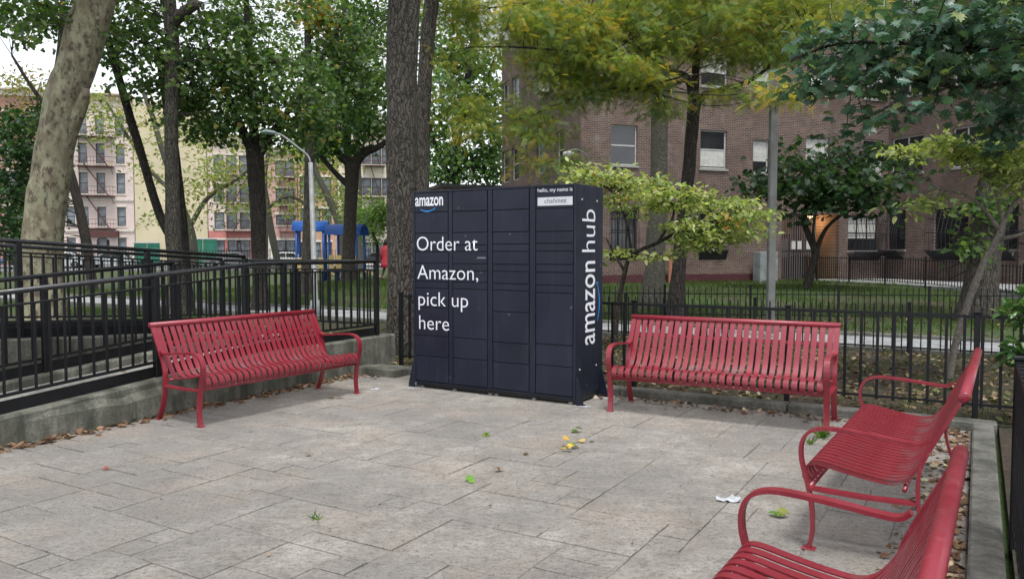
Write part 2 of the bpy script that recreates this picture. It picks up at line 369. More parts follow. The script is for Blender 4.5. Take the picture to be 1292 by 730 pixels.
for j in range(NY):
    for i in range(NX):
        if occ[i][j]: continue
        opts = [s for s in sizes if i + s[0] <= NX and j + s[1] <= NY and not any(occ[i + a][j + b] for a in range(s[0]) for b in range(s[1]))]
        wgt = [3 if s[0] * s[1] >= 4 else .8 for s in opts] or [1]; sx, sy = rs.choices(opts or [(1, 1)], wgt)[0]
        for a in range(sx):
            for b in range(sy): occ[i + a][j + b] = True
        x, y = X0 + i * UN, Y1 - (j + sy) * UN; c = pl(x + sx * UN / 2, y + sy * UN / 2)
        if c.y < .9 or abs(c.x) > c.y * .75 + 1.2 or cnt >= 300: continue
        o = link('flagstone', stone_mesh(sx * UN, sy * UN, rs), STONE, plaza, (x, y, rs.uniform(-.0025, .0025)))
        o.rotation_euler = (rs.uniform(-.0025, .0025), rs.uniform(-.0025, .0025), 0); cnt += 1
# kerbs
def kerb(name, x0, x1, y0, y1, h_):
    mb = MB(); L = max(x1 - x0, y1 - y0); k = max(1, round(L / 1.8))
    for i in range(k):
        if x1 - x0 > y1 - y0: mb.box(x0 + L * i / k + .004, x0 + L * (i + 1) / k - .004, y0, y1, -.1, h_, .012)
        else: mb.box(x0, x1, y0 + L * i / k + .004, y0 + L * (i + 1) / k - .004, -.1, h_, .012)
    return tag(mb.build(name, KERB, None, loc=PO, rz=PA), kind='structure')
kerb('kerb_back', .3, 7.42, -.78, -.6, .085); kerb('kerb_side', 7.23, 7.39, -10.5, -.8, .085)
mb = MB(); mb.box(.25, .95, -1.06, -.8, -.1, .1, .015); tag(mb.build('kerb_block', CONC, None, loc=PO, rz=PA), kind='structure')
# planting bed behind the fence and outside the side fence
bed = MB(); nb = 40
bv = [(-6 + 24 * i / nb, y, .035 + .03 * math.sin(i * 1.3 + y * 2) * (0 < k < 9)) for k, y in enumerate(np.linspace(-.59, 4.6, 10)) for i in range(nb + 1)]
bed.add(bv, [(k * (nb + 1) + i, k * (nb + 1) + i + 1, (k + 1) * (nb + 1) + i + 1, (k + 1) * (nb + 1) + i) for k in range(9) for i in range(nb)])
tag(bed.build('planting_bed', SOIL, None, loc=PO, rz=PA, smooth=True), kind='structure')
tag(MB().box(7.43, 14, -12, -.6, -.05, .03).build('side_bed', SOIL, None, loc=PO, rz=PA), kind='structure')
# path beyond the bed, with low concrete edging
pa = MB().box(-34, 26, 4.75, 6.95, -.1, .03); tag(pa.build('path', PATHM, None, loc=PO, rz=PA), kind='structure')
mb = MB()
for i in range(24):
    mb.box(-34 + 2.5 * i + .005, -34 + 2.5 * (i + 1) - .005, 4.6, 4.74, -.1, .1, .012); mb.box(-34 + 2.5 * i + .005, -34 + 2.5 * (i + 1) - .005, 6.96, 7.1, -.1, .09, .012)
tag(mb.build('path_edging', KERB, None, loc=PO, rz=PA), kind='structure')

# ================================================================== FENCES
def fence(label, p0, p1, h_, spacing, bar, group=None, posts=1.85, rails=(.12, None), over=.0, post_w=.05, post_over=.03, lift=0, name='picket_fence', caps=True):
    p0, p1 = Vector((*p0[:2], 0)), Vector((*p1[:2], 0)); d = p1 - p0; L = d.length; a = math.atan2(d.y, d.x)
    zf = lambda s: tz(p0.x + d.x * s / L, p0.y + d.y * s / L) + lift
    t = thing(name, label, 'fence', (p0.x, p0.y, zf(0)), a, group); z0 = zf(0)
    lo = rails[0]; hi = h_ if rails[1] is None else rails[1]
    pm = MB().box(-bar / 2, bar / 2, -bar / 2, bar / 2, lo - .03 if lo > .08 else .0, h_ + over)
    if caps and over > .01: pm.box(-bar * .72, bar * .72, -bar * .72, bar * .72, h_ + over, h_ + over + bar * .8, bar * .2)
    pme = pm.mesh('picket'); pme.materials.append(BLACK)
    n = int(L / spacing); npost = max(1, round(L / posts)); pset = [i * L / npost for i in range(npost + 1)]
    for i in range(n + 1):
        s = i * spacing
        if min(abs(s - q) for q in pset) < .045: continue
        link('picket', pme, None, t, (s, 0, zf(s) - z0))
    qm = MB().box(-post_w / 2, post_w / 2, -post_w / 2, post_w / 2, -.06, h_ + post_over, .006).box(-post_w * .65, post_w * .65, -post_w * .65, post_w * .65, h_ + post_over, h_ + post_over + .02, .004)
    qme = qm.mesh('post'); qme.materials.append(BLACK)
    for s in pset: link('post', qme, None, t, (s, 0, zf(s) - z0))
    def rail(nm, z, th):
        mb = MB(); k = max(1, int(L / 2))
        pts = [(L * i / k, 0, z + zf(L * i / k) - z0) for i in range(k + 1)]
        mb.tube(pts, .01, flat=(th, .017), up=(0, 0, 1)); mb.build(nm, BLACK, t)
    rail('top_rail', hi, .012); rail('bottom_rail', lo, .010)
    return t
fence('black iron picket fence running along the plaza behind the locker cabinet and a red bench', pl(.62, -.52), pl(8.9, -.52), .97, .145, .026, rails=(.17, None), over=.02, caps=False, lift=.03, posts=1.7)
fence('black iron picket fence beside the two side-by-side red benches, on the side kerb', pl(7.44, -3.95), pl(7.44, -8.1), .97, .145, .03, rails=(.17, None), over=.02, caps=False, lift=.03, posts=1.9)
fence('low black picket fence on the near edge of the grey path', pl(-.5, 4.45), pl(15.5, 4.45), .78, .13, .018, 'low picket fences along the path', rails=(.14, .66), posts=2.4)
fence('low black picket fence around the green lawn, beyond the grey path', (-2.2, 19.3), (13.2, 17.2), .76, .13, .018, 'low picket fences along the path', rails=(.12, .6), posts=2.0, lift=.0)
fence('black picket fence along the walkway in front of the barred ground-floor windows', (11.9, 34.2), (16.7, 20.6), 1.02, .115, .02, rails=(.14, .94), posts=1.7)
fence('tall black street fence in front of the pink and cream row houses', (-47, 52), (6, 62), 1.7, .2, .03, rails=(.2, 1.6), posts=3.0)

# ================================================================== RAMP (low concrete walls, walking surfaces, rails)
RA = R(61.0); RO = Vector((-3.5, 7.523, 0))       # x along the wall away from camera, y to the left
def rtop1(s): return .452 if s > 1.5 else .452 - (1.5 - s) * .072
def rtop2(s): return .455 if s > 3.8 else .455 + (3.8 - s) * .06
S0, S1 = -3.2, 3.88
ramp_root = thing('ramp', 'grey concrete wheelchair ramp with stained low walls', 'ramp', RO, RA)
def slopewall(name, y0, y1, zf, below, mat, s0=S0, s1=S1, cap=0, ragged=0):
    n = 24; mb = MB(); P = []
    for i in range(n + 1):
        s = s0 + (s1 - s0) * i / n; z = zf(s)
        P.append([(s, y0 + ragged * (mnoise.noise(Vector((s * 3, 1, 0)))), -.1), (s, y0 + ragged * mnoise.noise(Vector((s * 3, 5, 0))), z - .02), (s, y0 + .02, z), (s, y1 - .02, z), (s, y1, z - .02), (s, y1, -.1)])
    v = sum(P, []); f = [(i * 6 + j, i * 6 + (j + 1) % 6, (i + 1) * 6 + (j + 1) % 6, (i + 1) * 6 + j) for i in range(n) for j in range(6)]
    f += [tuple(range(6)), tuple(n * 6 + j for j in range(5, -1, -1))]
    return mb.add(v, f).build(name, mat, ramp_root)
slopewall('wall', 0, .22, rtop1, .1, CONC, ragged=.012)
slopewall('ramp_surface', .221, 1.4, lambda s: rtop1(s) - .09, .1, RAMPM)
slopewall('wall', 1.401, 1.6, lambda s: rtop1(s) + .0, .1, CONC, s1=1.6)
slopewall('wall', 1.601, 1.8, lambda s: rtop2(s), .1, CONC, s1=2.9)
slopewall('ramp_surface', 1.801, 3.0, lambda s: rtop2(s) - .09, .1, RAMPM, s1=S1 - .22)
slopewall('wall', 3.001, 3.2, rtop2, .1, CONC)
slopewall('wall', 1.4, 3.0, lambda s: .45, .1, CONC, s0=S1 - .215, s1=S1 - .001)
# a broken ledge along the foot of the wall
mb = MB(); n = 14; P = []
for i in range(n + 1):
    s = -1.2 + 1.9 * i / n; d = .07 * math.sin(math.pi * i / n) * (1 + .5 * mnoise.noise(Vector((s * 4, 2, 3)))); z = .26 + .07 * mnoise.noise(Vector((s * 5, 7, 1))) + .04 * i / n
    P.append([(s, .02, -.05), (s, -d, -.05), (s, -d * .9, z * .7), (s, .02, z)])
v = sum(P, []); f = [(i * 4 + j, i * 4 + j + 1, (i + 1) * 4 + j + 1, (i + 1) * 4 + j) for i in range(n) for j in range(3)]
mb.add(v, f).build('broken_ledge', CONC, ramp_root)
def railing(label, y, zf, s0, s1, bends=(), plate=True, name='ramp_railing'):
    t = thing(name, label, 'railing', RO, RA, 'black railings of the ramp')
    ks = [s0] + [b for b in bends if s0 < b < s1] + [s1]
    L = s1 - s0
    MB().tube([(s, y, zf(s) + 1.0) for s in ks], .024, 10).build('handrail', BLACKG, t, True)
    MB().tube([(s, y, zf(s) + .885) for s in ks], .01, flat=(.009, .018), up=(0, 0, 1)).build('top_rail', BLACK, t)
    MB().tube([(s, y, zf(s) + .15) for s in ks], .01, flat=(.012, .02), up=(0, 0, 1)).build('bottom_rail', BLACK, t)
    if plate: MB().tube([(s, y, zf(s) + .055) for s in ks], .01, flat=(.052, .006), up=(0, 0, 1)).build('toe_plate', BLACK, t)
    pme = MB().box(-.009, .009, -.009, .009, .155, .88).mesh('picket'); pme.materials.append(BLACK)
    qme = MB().box(-.03, .03, -.03, .03, -.04, .985, .005).mesh('post'); qme.materials.append(BLACK)
    npst = max(1, round(L / 1.55)); pst = [s0 + L * i / npst for i in range(npst + 1)]
    n = int(L / .132)
    for i in range(1, n + 1):
        s = s0 + L * i / (n + 1)
        if min(abs(s - q) for q in pst) < .05: continue
        link('picket', pme, None, t, (s, y, zf(s)))
    for s in pst: link('post', qme, None, t, (s, y, zf(s)))
    return t
railing('black steel railing on the ramp wall behind a red bench, edging the plaza', .11, rtop1, S0, S1 - .26, (1.5,))
railing('black steel inner railing of the lower ramp run, one walkway behind the plaza-side railing', 1.5, rtop1, S0, 1.5)
railing('black steel inner railing of the upper ramp run, rising between the two walkways', 1.71, rtop2, S0, 2.8)
railing('black steel outer railing of the upper ramp run, beside the grass', 3.1, rtop2, S0, S1 - .26)
t = thing('ramp_railing', 'short black steel railing closing the ramp landing beside the thick tree trunk', 'railing', RO, RA, 'black railings of the ramp')
se = S1 - .26
for nm, z, fl in (('handrail', 1.0, None), ('top_rail', .885, (.009, .018)), ('bottom_rail', .15, (.012, .02))):
    MB().tube([(se, .18, .452 + z), (se, 3.03, .452 + z)], .024, 10, flat=fl, up=(0, 0, 1)).build(nm, BLACK, t, fl is None)
pme = MB().box(-.009, .009, -.009, .009, .155, .88).mesh('picket'); pme.materials.append(BLACK)
for i in range(1, 21): link('picket', pme, None, t, (se, .12 + i * .142, .45))
qme = MB().box(-.03, .03, -.03, .03, -.04, .985, .005).mesh('post'); qme.materials.append(BLACK)
link('post', qme, None, t, (se, 1.6, .45))

# ================================================================== LOCKER CABINET
LA = math.atan2(8.146 - 9.246, .641 + 1.155)
lk = thing('locker_cabinet', 'navy blue parcel locker cabinet with white lettering, standing on the plaza', 'parcel locker', (-1.155, 9.246, 0), LA)
LW, LH, LD = 2.12, 2.287, .66
b = MB().box(0, LW, .018, LD, .075, LH, .006); b.box(0, .028, 0, .03, .06, LH - .001, .002); b.box(LW - .024, LW, 0, .03, .06, LH - .001, .002)
b.box(.03, LW - .026, .001, .03, LH - .022, LH - .002, .002); b.box(.03, LW - .026, .004, .03, .062, .078, .002)
b.build('body', NAVY, lk)
cols = [(.03, .505), (.568, 1.036), (1.105, 1.567), (1.648, 2.094)]
js = [[2.037, 1.799, 1.585, 1.453, 1.243, 1.165, .944, .617, .378], [2.037, 1.799, 1.66, 1.587, 1.45, 1.372, 1.245, 1.167, .617, .385],
      [2.037, 1.80, 1.668, 1.59, 1.45, 1.373, 1.241, 1.168, .935, .6, .38], [2.037, 1.798, 1.674, 1.592, 1.454, 1.373, 1.236, 1.155, .615, .39]]
for (x0, x1), zz in zip(cols, js):
    zz = [LH - .026] + zz + [.084]; lr = random.Random(int(x0 * 100))
    for a, c in zip(zz[:-1], zz[1:]): MB().box(x0 + .005, x1 - .005, 0, .02, c + .005, a - .005, .003).build('door', NAVY, lk).rotation_euler = (lr.uniform(-.0012, .0012), 0, lr.uniform(-.0015, .0015))
for i in range(3): MB().box(cols[i][1] + .006, cols[i + 1][0] - .006, .003, .03, .084, LH - .024, .002).build('divider', NAVY, lk)
fr = lambda x0, z0: (lambda x, y: (x0 + x, -.0022, z0 + y))
lettering('amazon', lk, fr(.04, 2.115), .40, .20, WHITE, .018)
lettering('Order at', lk, fr(.06, 1.60), .85, .235, WHITE, -.007); lettering('Amazon,', lk, fr(.066, 1.272), .85, .235, WHITE, -.007)
lettering('pick up', lk, fr(.08, .965), .70, .235, WHITE, -.007); lettering('here', lk, fr(.088, .69), .43, .235, WHITE, -.007)
lettering('hello, my name is', lk, fr(1.672, 2.212), .41, .056, WHITE, 0)
MB().box(1.672, 2.084, -.003, 0, 2.068, 2.155).build('name_card', plain('card_white', (.55, .57, .6), .4, 0, .05), lk)
lettering('chahinez', lk, lambda x, y: (1.755 + x, -.0045, 2.094 + y), .26, .072, plain('ink_grey', (.07, .08, .1), .5), 0, shear=.12)
MB().box(.905, 1.02, -.0022, 0, 1.512, 1.528).build('sticker', plain('grey_sticker', (.16, .17, .2), .5), lk)
def smile(fn, wdt, sag, th, name):
    v = []; f = []; n = 16
    for i in range(n + 1):
        t = i / n; x = wdt * t; y = -sag * math.sin(math.pi * (.08 + .86 * t)); h2 = th * (.35 + .65 * math.sin(math.pi * min(1, .15 + t * .75)))
        v += [fn(x, y + h2 / 2), fn(x, y - h2 / 2)]
    f = [(2 * i, 2 * i + 1, 2 * i + 3, 2 * i + 2) for i in range(n)]
    k = len(v); v += [fn(wdt * .93, -sag * .02), fn(wdt * 1.06, sag * .28), fn(wdt * 1.05, -sag * .75), fn(wdt * 1.0, -sag * .05)]; f += [(k, k + 1, k + 2, k + 3)]
    return MB().add(v, f).build(name, BLUEV, lk)
smile(lambda x, y: (.115 + x, -.0022, 2.083 + y), .20, .035, .016, 'smile_mark')
sd_ = lambda z0, y0: (lambda x, y: (LW + .0022, y0 - y, z0 + x))
lettering('amazon', lk, sd_(.60, .455), .89, .50, WHITE, .006); lettering('hub', lk, sd_(1.585, .455), .45, .46, WHITE, -.006)
smile(lambda x, y: (LW + .0022,   .505 - y, .84 + x), .40, .065, .026, 'smile_mark')
for (y, z) in ((.14, 2.13), (.5, 2.13), (.1, .36), (.5, .36)):
    MB().tube([(LW - .002, y, z), (LW + .006, y, z)], .011, 8).build('bolt', FRAMEW, lk)
for x0, sgn in ((LW, 1), (0, -1)):
    for y in (.012, LD - .05):
        MB().prism([(x0 + sgn * .001, .008), (x0 + sgn * .085, .008), (x0 + sgn * .085, .03), (x0 + sgn * .02, .3), (x0 + sgn * .001, .3)], 'y', y, y + .012).build('bracket', NAVY, lk)
        MB().box(min(x0 + sgn * .001, x0 + sgn * .09), max(x0 + sgn * .001, x0 + sgn * .09), y, y + .05, 0, .0075).build('bracket_foot', NAVY, lk)
for x in (.09, .55, 1.04, 1.12, 1.6, 2.04):
    for y in (.06, LD - .08): MB().tube([(x, y, 0), (x, y, .02), (x, y, .021), (x, y, .08)], [.026, .026, .012, .012], 10).build('levelling_foot', STEEL, lk)
MB().box(.01, LW - .01, .045, LD - .02, .022, .0755).build('plinth', DARKM, lk)

# ================================================================== BENCHES
BL = 2.02
prof = smooth_path([(.745, .882), (.70, .79), (.635, .65), (.575, .53), (.535, .465), (.49, .418), (.43, .402), (.33, .410), (.2, .432), (.1, .452), (.045, .452), (.008, .425), (0.0, .385), (.02, .352), (.05, .345)], 3)
arm = smooth_path([(.045, 0), (.062, .1), (.058, .22), (.032, .36), (.0, .48), (.0, .57), (.035, .632), (.11, .66), (.22, .66), (.36, .65), (.5, .635), (.57, .635), (.605, .66)], 3)
back = smooth_path([(.748, .887), (.675, .74), (.605, .6), (.568, .5), (.56, .4), (.575, .25), (.62, .1), (.665, 0)], 3)
NSL = 28
rb = random.Random(3)
sl = MB(); sl.tube([(0, y, z) for y, z in prof], .01, flat=(.0245, .003), up=(1, 0, 0)); SLAT = sl.mesh('slat'); SLAT.materials.append(m_red('worn_red_paint', True))
SLAT.polygons.foreach_set('use_smooth', [False] * len(SLAT.polygons))
def flatbar(path, x): return MB().tube([(x, y, z) for y, z in path], .01, flat=(.0255, .0085), up=(1, 0, 0))
ARM = flatbar(arm, 0).mesh('arm_frame'); BACKL = flatbar(back, 0).mesh('rear_leg'); ARM.materials.append(RED); BACKL.materials.append(RED)
SIDE = flatbar([(.045, .332), (.3, .325), (.565, .332)], 0).mesh('side_bar'); SIDE.materials.append(RED)
TOPR = MB().tube([(-.03, .752, .892), (-.027, .752, .892), (BL + .027, .752, .892), (BL + .03, .752, .892)], [.02, .027, .027, .02], 14).mesh('top_rail', True)
FRONT = MB().tube([(0, .045, .338), (BL, .045, .338)], .016, 10).mesh('front_rail', True)
UNDER = MB().tube([(0, .5, .392), (BL, .5, .392)], .013, 8).mesh('seat_rail', True)
STRAP = MB().box(0, BL, .672, .678, .70, .73).mesh('back_strap')
FOOT = MB().box(-.03, .03, -.035, .035, 0, .008, .002).mesh('foot_plate')
for me in (TOPR, FRONT, UNDER, STRAP, FOOT): me.materials.append(RED)
def bench(label, loc, ang):
    t = thing('bench', label, 'bench', (*loc, 0), ang, 'red steel benches around the plaza')
    for i in range(NSL): link('slat', SLAT, None, t, (.055 + (BL - .11) * i / (NSL - 1) + rb.uniform(-.002, .002), rb.uniform(-.001, .001), 0))
    for x in (0, BL):
        link('arm_frame', ARM, None, t, (x, 0, 0)); link('rear_leg', BACKL, None, t, (x, 0, 0)); link('side_bar', SIDE, None, t, (x, 0, 0))
        link('foot_plate', FOOT, None, t, (x, .045, 0)); link('foot_plate', FOOT, None, t, (x, .665, 0))
    for nm, me in (('top_rail', TOPR), ('front_rail', FRONT), ('seat_rail', UNDER), ('back_strap', STRAP)): link(nm, me, None, t)
    return t
bench('red steel slatted bench in front of the concrete ramp wall', (-2.79, 7.11), R(57.4))
bench('red steel slatted bench right beside the navy locker cabinet, its back to the iron fence', (.955, 7.80), R(-28.5))
bench('red steel slatted bench at the fence corner, seen whole from its arm end', (2.63, 5.93), R(-122))
bench('red steel slatted bench cut off by the picture edge, next to the corner bench', (.925, 3.13), R(-122))

# ================================================================== BUILDINGS
def holed_wall(w_, z0, z1, holes, dep=.2):
    """A wall in its own x-z plane (front at y=0, facing -y) with real openings and reveals. holes: (x0,x1,za,zb)."""
    X = sorted(set([0, w_] + [h[0] for h in holes] + [h[1] for h in holes])); Z = sorted(set([z0, z1] + [h[2] for h in holes] + [h[3] for h in holes]))
    mb = MB()
    for i in range(len(X) - 1):
        for j in range(len(Z) - 1):
            cx, cz = (X[i] + X[i + 1]) / 2, (Z[j] + Z[j + 1]) / 2
            if any(h[0] < cx < h[1] and h[2] < cz < h[3] for h in holes): continue
            mb.add([(X[i], 0, Z[j]), (X[i + 1], 0, Z[j]), (X[i + 1], 0, Z[j + 1]), (X[i], 0, Z[j + 1])], [(0, 1, 2, 3)])
    for (a, b_, c, d) in holes:
        mb.add([(a, 0, c), (b_, 0, c), (b_, dep, c), (a, dep, c)], [(0, 1, 2, 3)]); mb.add([(a, 0, d), (b_, 0, d), (b_, dep, d), (a, dep, d)], [(3, 2, 1, 0)])
        mb.add([(a, 0, c), (a, 0, d), (a, dep, d), (a, dep, c)], [(0, 1, 2, 3)]); mb.add([(b_, 0, c), (b_, 0, d), (b_, dep, d), (b_, dep, c)], [(3, 2, 1, 0)])
    me = bpy.data.meshes.new('wall'); me.from_pydata(mb.v, [], mb.f); me.update(); return me
_wc = {}
def window(parent, x, z, w_, h_, mat=FRAMEW, y=.1, mull=1, arch=False, glass=GLASS, fr=.05, name='window', sill=None):
    k = (w_, h_, mat.name, mull, arch, fr)
    if k not in _wc:
        mb = MB()
        mb.box(0, fr, 0, .06, 0, h_).box(w_ - fr, w_, 0, .06, 0, h_).box(fr, w_ - fr, 0, .06, 0, fr).box(fr, w_ - fr, 0, .06, h_ - fr, h_)
        mb.box(fr, w_ - fr, .012, .05, h_ * .5 - fr * .5, h_ * .5 + fr * .5)
        for i in range(1, mull): mb.box(w_ * i / mull - fr * .5, w_ * i / mull + fr * .5, -.004, .056, fr, h_ - fr)
        _wc[k] = (mb.mesh('window'), MB().box(fr * .5, w_ - fr * .5, .03, .036, fr * .5, h_ - fr * .5).mesh('pane')); _wc[k][0].materials.append(mat)
    o = link(name, _wc[k][0], None, parent, (x, y, z))
    pm = _wc[k][1]
    if not pm.materials: pm.materials.append(glass)
    if pm.materials[0] != glass: pm = pm.copy(); pm.materials.clear(); pm.materials.append(glass)
    link('pane', pm, None, o)
    if sill: MB().box(-.06, w_ + .06, -y - .06, .02, -.09, -.005).build('sill', sill, o)
    return o
# ---- brown brick apartment block: main face, left return, right wing
BA = math.atan2(1.3, 3.76); BU = Vector((math.cos(BA), math.sin(BA), 0)); BV = Vector((-math.sin(BA), math.cos(BA), 0))
BC = Vector((2.58, 30.0, .1))
def tmain(px, P=BC, D=BU):
    xr = (px - 646) / 1000; return (xr * P.y - P.x) / (D.x - xr * D.y)
apt = thing('apartment_block', 'brown brick apartment block with white-framed windows beyond the lawn', 'building', BC, BA)
ROWS = [1.62 + 3.25 * i for i in range(5)]; WT = 16.5
def zl(z): return z - .1
holes = []; wins = []
for px0, px1 in ((770, 803), (882, 915)):
    a, c = tmain(px0), tmain(px1)
    for z in ROWS: wins.append((a, c, zl(z), zl(z) + 1.52, z < 2))
for z in ROWS[1:]: wins.append((tmain(948), tmain(968), zl(z) - .1, zl(z) + 1.27, False))
for px0, px1 in ((1014, 1044), (1086, 1111)):
    for z in ROWS[1:]: wins.append((tmain(px0), tmain(px1), zl(z), zl(z) + 1.5, False))
LMAIN = tmain(1117); ENT0, ENT1 = tmain(986), tmain(1058)
CG0, CG1 = tmain(1069), tmain(1107); wins.append((CG0, CG1, 1.5, 3.0, True))
holes = [w_[:4] for w_ in wins] + [(ENT0, ENT1, .05, 3.05)]
link('wall', holed_wall(LMAIN, -.5, WT, holes, .22), BRICK, apt)
SILL = plain('stone_sill', (.3, .29, .27), .8)
blind = plain('window_blind', (.5, .5, .48), .7)
for i, (a, c, z0, z1, low) in enumerate(wins):
    o = window(apt, a, z0, c - a, z1 - z0, FRAMEW if not low else DARKM, .1, 1 if not low else 3, sill=SILL)
    if i % 4 in (2, 3): MB().box(.06, c - a - .06, .02, .026, (z1 - z0) * (.35 if i % 3 else .06), (z1 - z0) * (.94 if i % 3 else .47)).build('blind', blind, o)
def guard(parent, x, z, w_, h_, dep=.45):
    """Bulging security grille: bars, sloping tray below."""
    mb = MB()
    for i in range(9):
        xx = w_ * i / 8; mb.tube([(xx, -.02, h_), (xx, -dep * .55, h_ - .02), (xx, -dep, h_ * .45), (xx, -dep * .9, 0)], .013, 4)
    for q in (0, .45, .8): mb.tube([(0, -.02, h_ * q), (0, -dep * (.9 if q == 0 else .95 - .3 * (q > .6)), h_ * q), (w_, -dep * (.9 if q == 0 else .95 - .3 * (q > .6)), h_ * q), (w_, -.02, h_ * q)], .014, 4)
    mb.add([(0, -.01, -.38), (w_, -.01, -.38), (w_, -dep * .95, -.02), (0, -dep * .95, -.02)], [(0, 1, 2, 3)]); mb.box(-.01, w_ + .01, -dep, -dep + .03, -.04, .01)
    return mb.build('window_guard', DARKM, parent, loc=(x, 0, z))
guard(apt, CG0, 1.45, CG1 - CG0, 1.5)
for i in (0, 5):
    a, c, z0, z1, low = wins[i]; guard(apt, a - .03, z0, c - a + .06, 1.5, .16)
# left return wall (faces the street)
Ll = 9.4
def face(parent, loc, rz, w_, holes_, z0=-.5, z1=WT):
    return link('wall', holed_wall(w_, z0, z1, holes_, .22), BRICK, parent, loc, rz)
lh = []
for s in (1.6, 3.6, 6.9, 8.3):
    for z in ROWS: lh.append((s, s + (1.05 if s != 1.6 else .8), zl(z), zl(z) + 1.5))
lh = [(Ll - b_, Ll - a, c, d) for a, b_, c, d in lh]
lwall = face(apt, (0, Ll, 0), -math.pi / 2, Ll, lh)
for i, (a, b_, c, d) in enumerate(lh): window(lwall, a, c, b_ - a, d - c, FRAMEW, .1, 1, sill=None, glass=GLASSP if i % 3 == 0 else GLASS)
for (x, z) in ((Ll - 4.0 + .15, zl(ROWS[2]) + .0), (Ll - 8.6, zl(ROWS[3]))):
    ac = MB().box(0, .62, -.42, .05, 0, .42, .02).build('air_conditioner', plain('ac_white', (.52, .52, .5), .6), lwall, loc=(x, 0, z))
    mb = MB()
    for i in range(6): mb.box(.05, .57, -.432, -.421, .05 + i * .06, .08 + i * .06)
    mb.build('grille', DARKM, lwall, loc=(x, 0, z))
# right wing: comes towards the camera
WO = BU * LMAIN; WLen = 16
wh = []
def twing(px):
    P = BC + WO; D = -BV; xr = (px - 646) / 1000; return (xr * P.y - P.x) / (D.x - xr * D.y)
cg = []
for px0, px1 in ((1121, 1161), (1197, 1233), (1262, 1284)):
    a, c = twing(px0), twing(px1)
    for z in ROWS[1:]: wh.append((a, c, zl(z), zl(z) + 1.55))
for px0, px1 in ((1119, 1141), (1177, 1220), (1263, 1283)):
    a, c = twing(px0), twing(px1); wh.append((a, c, 1.55, 3.2)); cg.append((a, c))
for a in (8.2, 11.5):
    for z in ROWS: wh.append((a, a + 1.5, zl(z), zl(z) + 1.5))
wwall = face(apt, (LMAIN, 0, 0), -math.pi / 2, WLen, wh)
for a, b_, c, d in wh: window(wwall, a, c, b_ - a, d - c, FRAMEW if c > 3 else DARKM, .1, 2, sill=SILL)
for a, c in cg: guard(wwall, a, 1.5, c - a, 1.6, .5)
no = MB(); lettering('87', wwall, lambda x, y: (twing(1267) + x, -.012, 1.15 + y), .42, .5, plain('number_white', (.6, .6, .58), .5), .03, name='house_number')
# roof slab and dark base band
MB().box(0, LMAIN + .2, .25, Ll, WT - .05, WT + .4).box(LMAIN - .01, LMAIN + 10, -WLen, Ll, WT - .05, WT + .4).build('roof', SILL, apt)
MB().box(0, ENT0 - .8, -.06, -.002, -.5, .55).build('base_course', plain('maroon_paint', (.07, .02, .025), .7), apt)
# entrance: recess walls, grille gate, lit ceiling lamp
ent = MB(); ent.add([(ENT0, .22, .05), (ENT0, 3, .05), (ENT0, 3, 3.05), (ENT0, .22, 3.05)], [(0, 1, 2, 3)]); ent.add([(ENT1, .22, .05), (ENT1, 3, .05), (ENT1, 3, 3.05), (ENT1, .22, 3.05)], [(3, 2, 1, 0)])
ent.add([(ENT0, 3, .05), (ENT1, 3, .05), (ENT1, 3, 3.05), (ENT0, 3, 3.05)], [(0, 1, 2, 3)]); ent.add([(ENT0, .22, 3.05), (ENT1, .22, 3.05), (ENT1, 3, 3.05), (ENT0, 3, 3.05)], [(0, 1, 2, 3)])
ent.build('entrance_recess', m_brick('tan_brick', (.3, .17, .09), (.24, .13, .075), (.33, .29, .24)), apt)
gx1 = tmain(1031); gate = MB().box(ENT0, gx1, -.03, .01, .1, .18).box(ENT0, gx1, -.03, .01, 2.95, 3.04).box(ENT0, gx1, -.03, .01, 1.45, 1.5).build('gate', DARKM, apt)
bar = MB().box(-.018, .018, -.012, .012, .18, 2.95).mesh('bar'); bar.materials.append(plain('grey_bar', (.12, .12, .125), .5))
k = int((gx1 - ENT0) / .115)
for i in range(k): link('bar', bar, None, gate, (ENT0 + .06 + i * .115, -.012, 0))
for x in (ENT0 + .45, ENT0 + .75, ENT0 + 1.2): MB().box(x, x + .2, -.045, -.03, 1.55, 1.9).build('notice', FRAMEW, gate)
MB().box(ENT0 - .1, ENT1 + .3, -1.2, 3, -.3, .05).build('doorstep', KERB, apt)
door = MB().box(gx1 + .25, ENT1 - .2, 2.9, 2.98, .06, 2.25).build('door', plain('door_brown', (.08, .03, .02), .5), apt)
MB().box(gx1 + .4, ENT1 - .35, 2.885, 2.895, 1.2, 2.05).build('door_pane', GLASSP, door)
lampm, n_, p_, o_ = new_mat('lamp_glow'); p_.inputs['Emission Color'].default_value = (1, .55, .25, 1); p_.inputs['Emission Strength'].default_value = 1.6
lx = (gx1 + ENT1) / 2
lo = MB().tube([(lx, 1.2, 3.04), (lx, 1.2, 2.98), (lx, 1.2, 2.9)], [.16, .15, .08], 12).build('ceiling_lamp', lampm, apt)
ld = bpy.data.lights.new('entrance_light', 'POINT'); ld.energy = 13; ld.color = (1, .6, .32); ld.shadow_soft_size = .12
lob = bpy.data.objects.new('entrance_light', ld); COL.objects.link(lob); lob.parent = apt; lob.location = (lx, 1.2, 2.78)
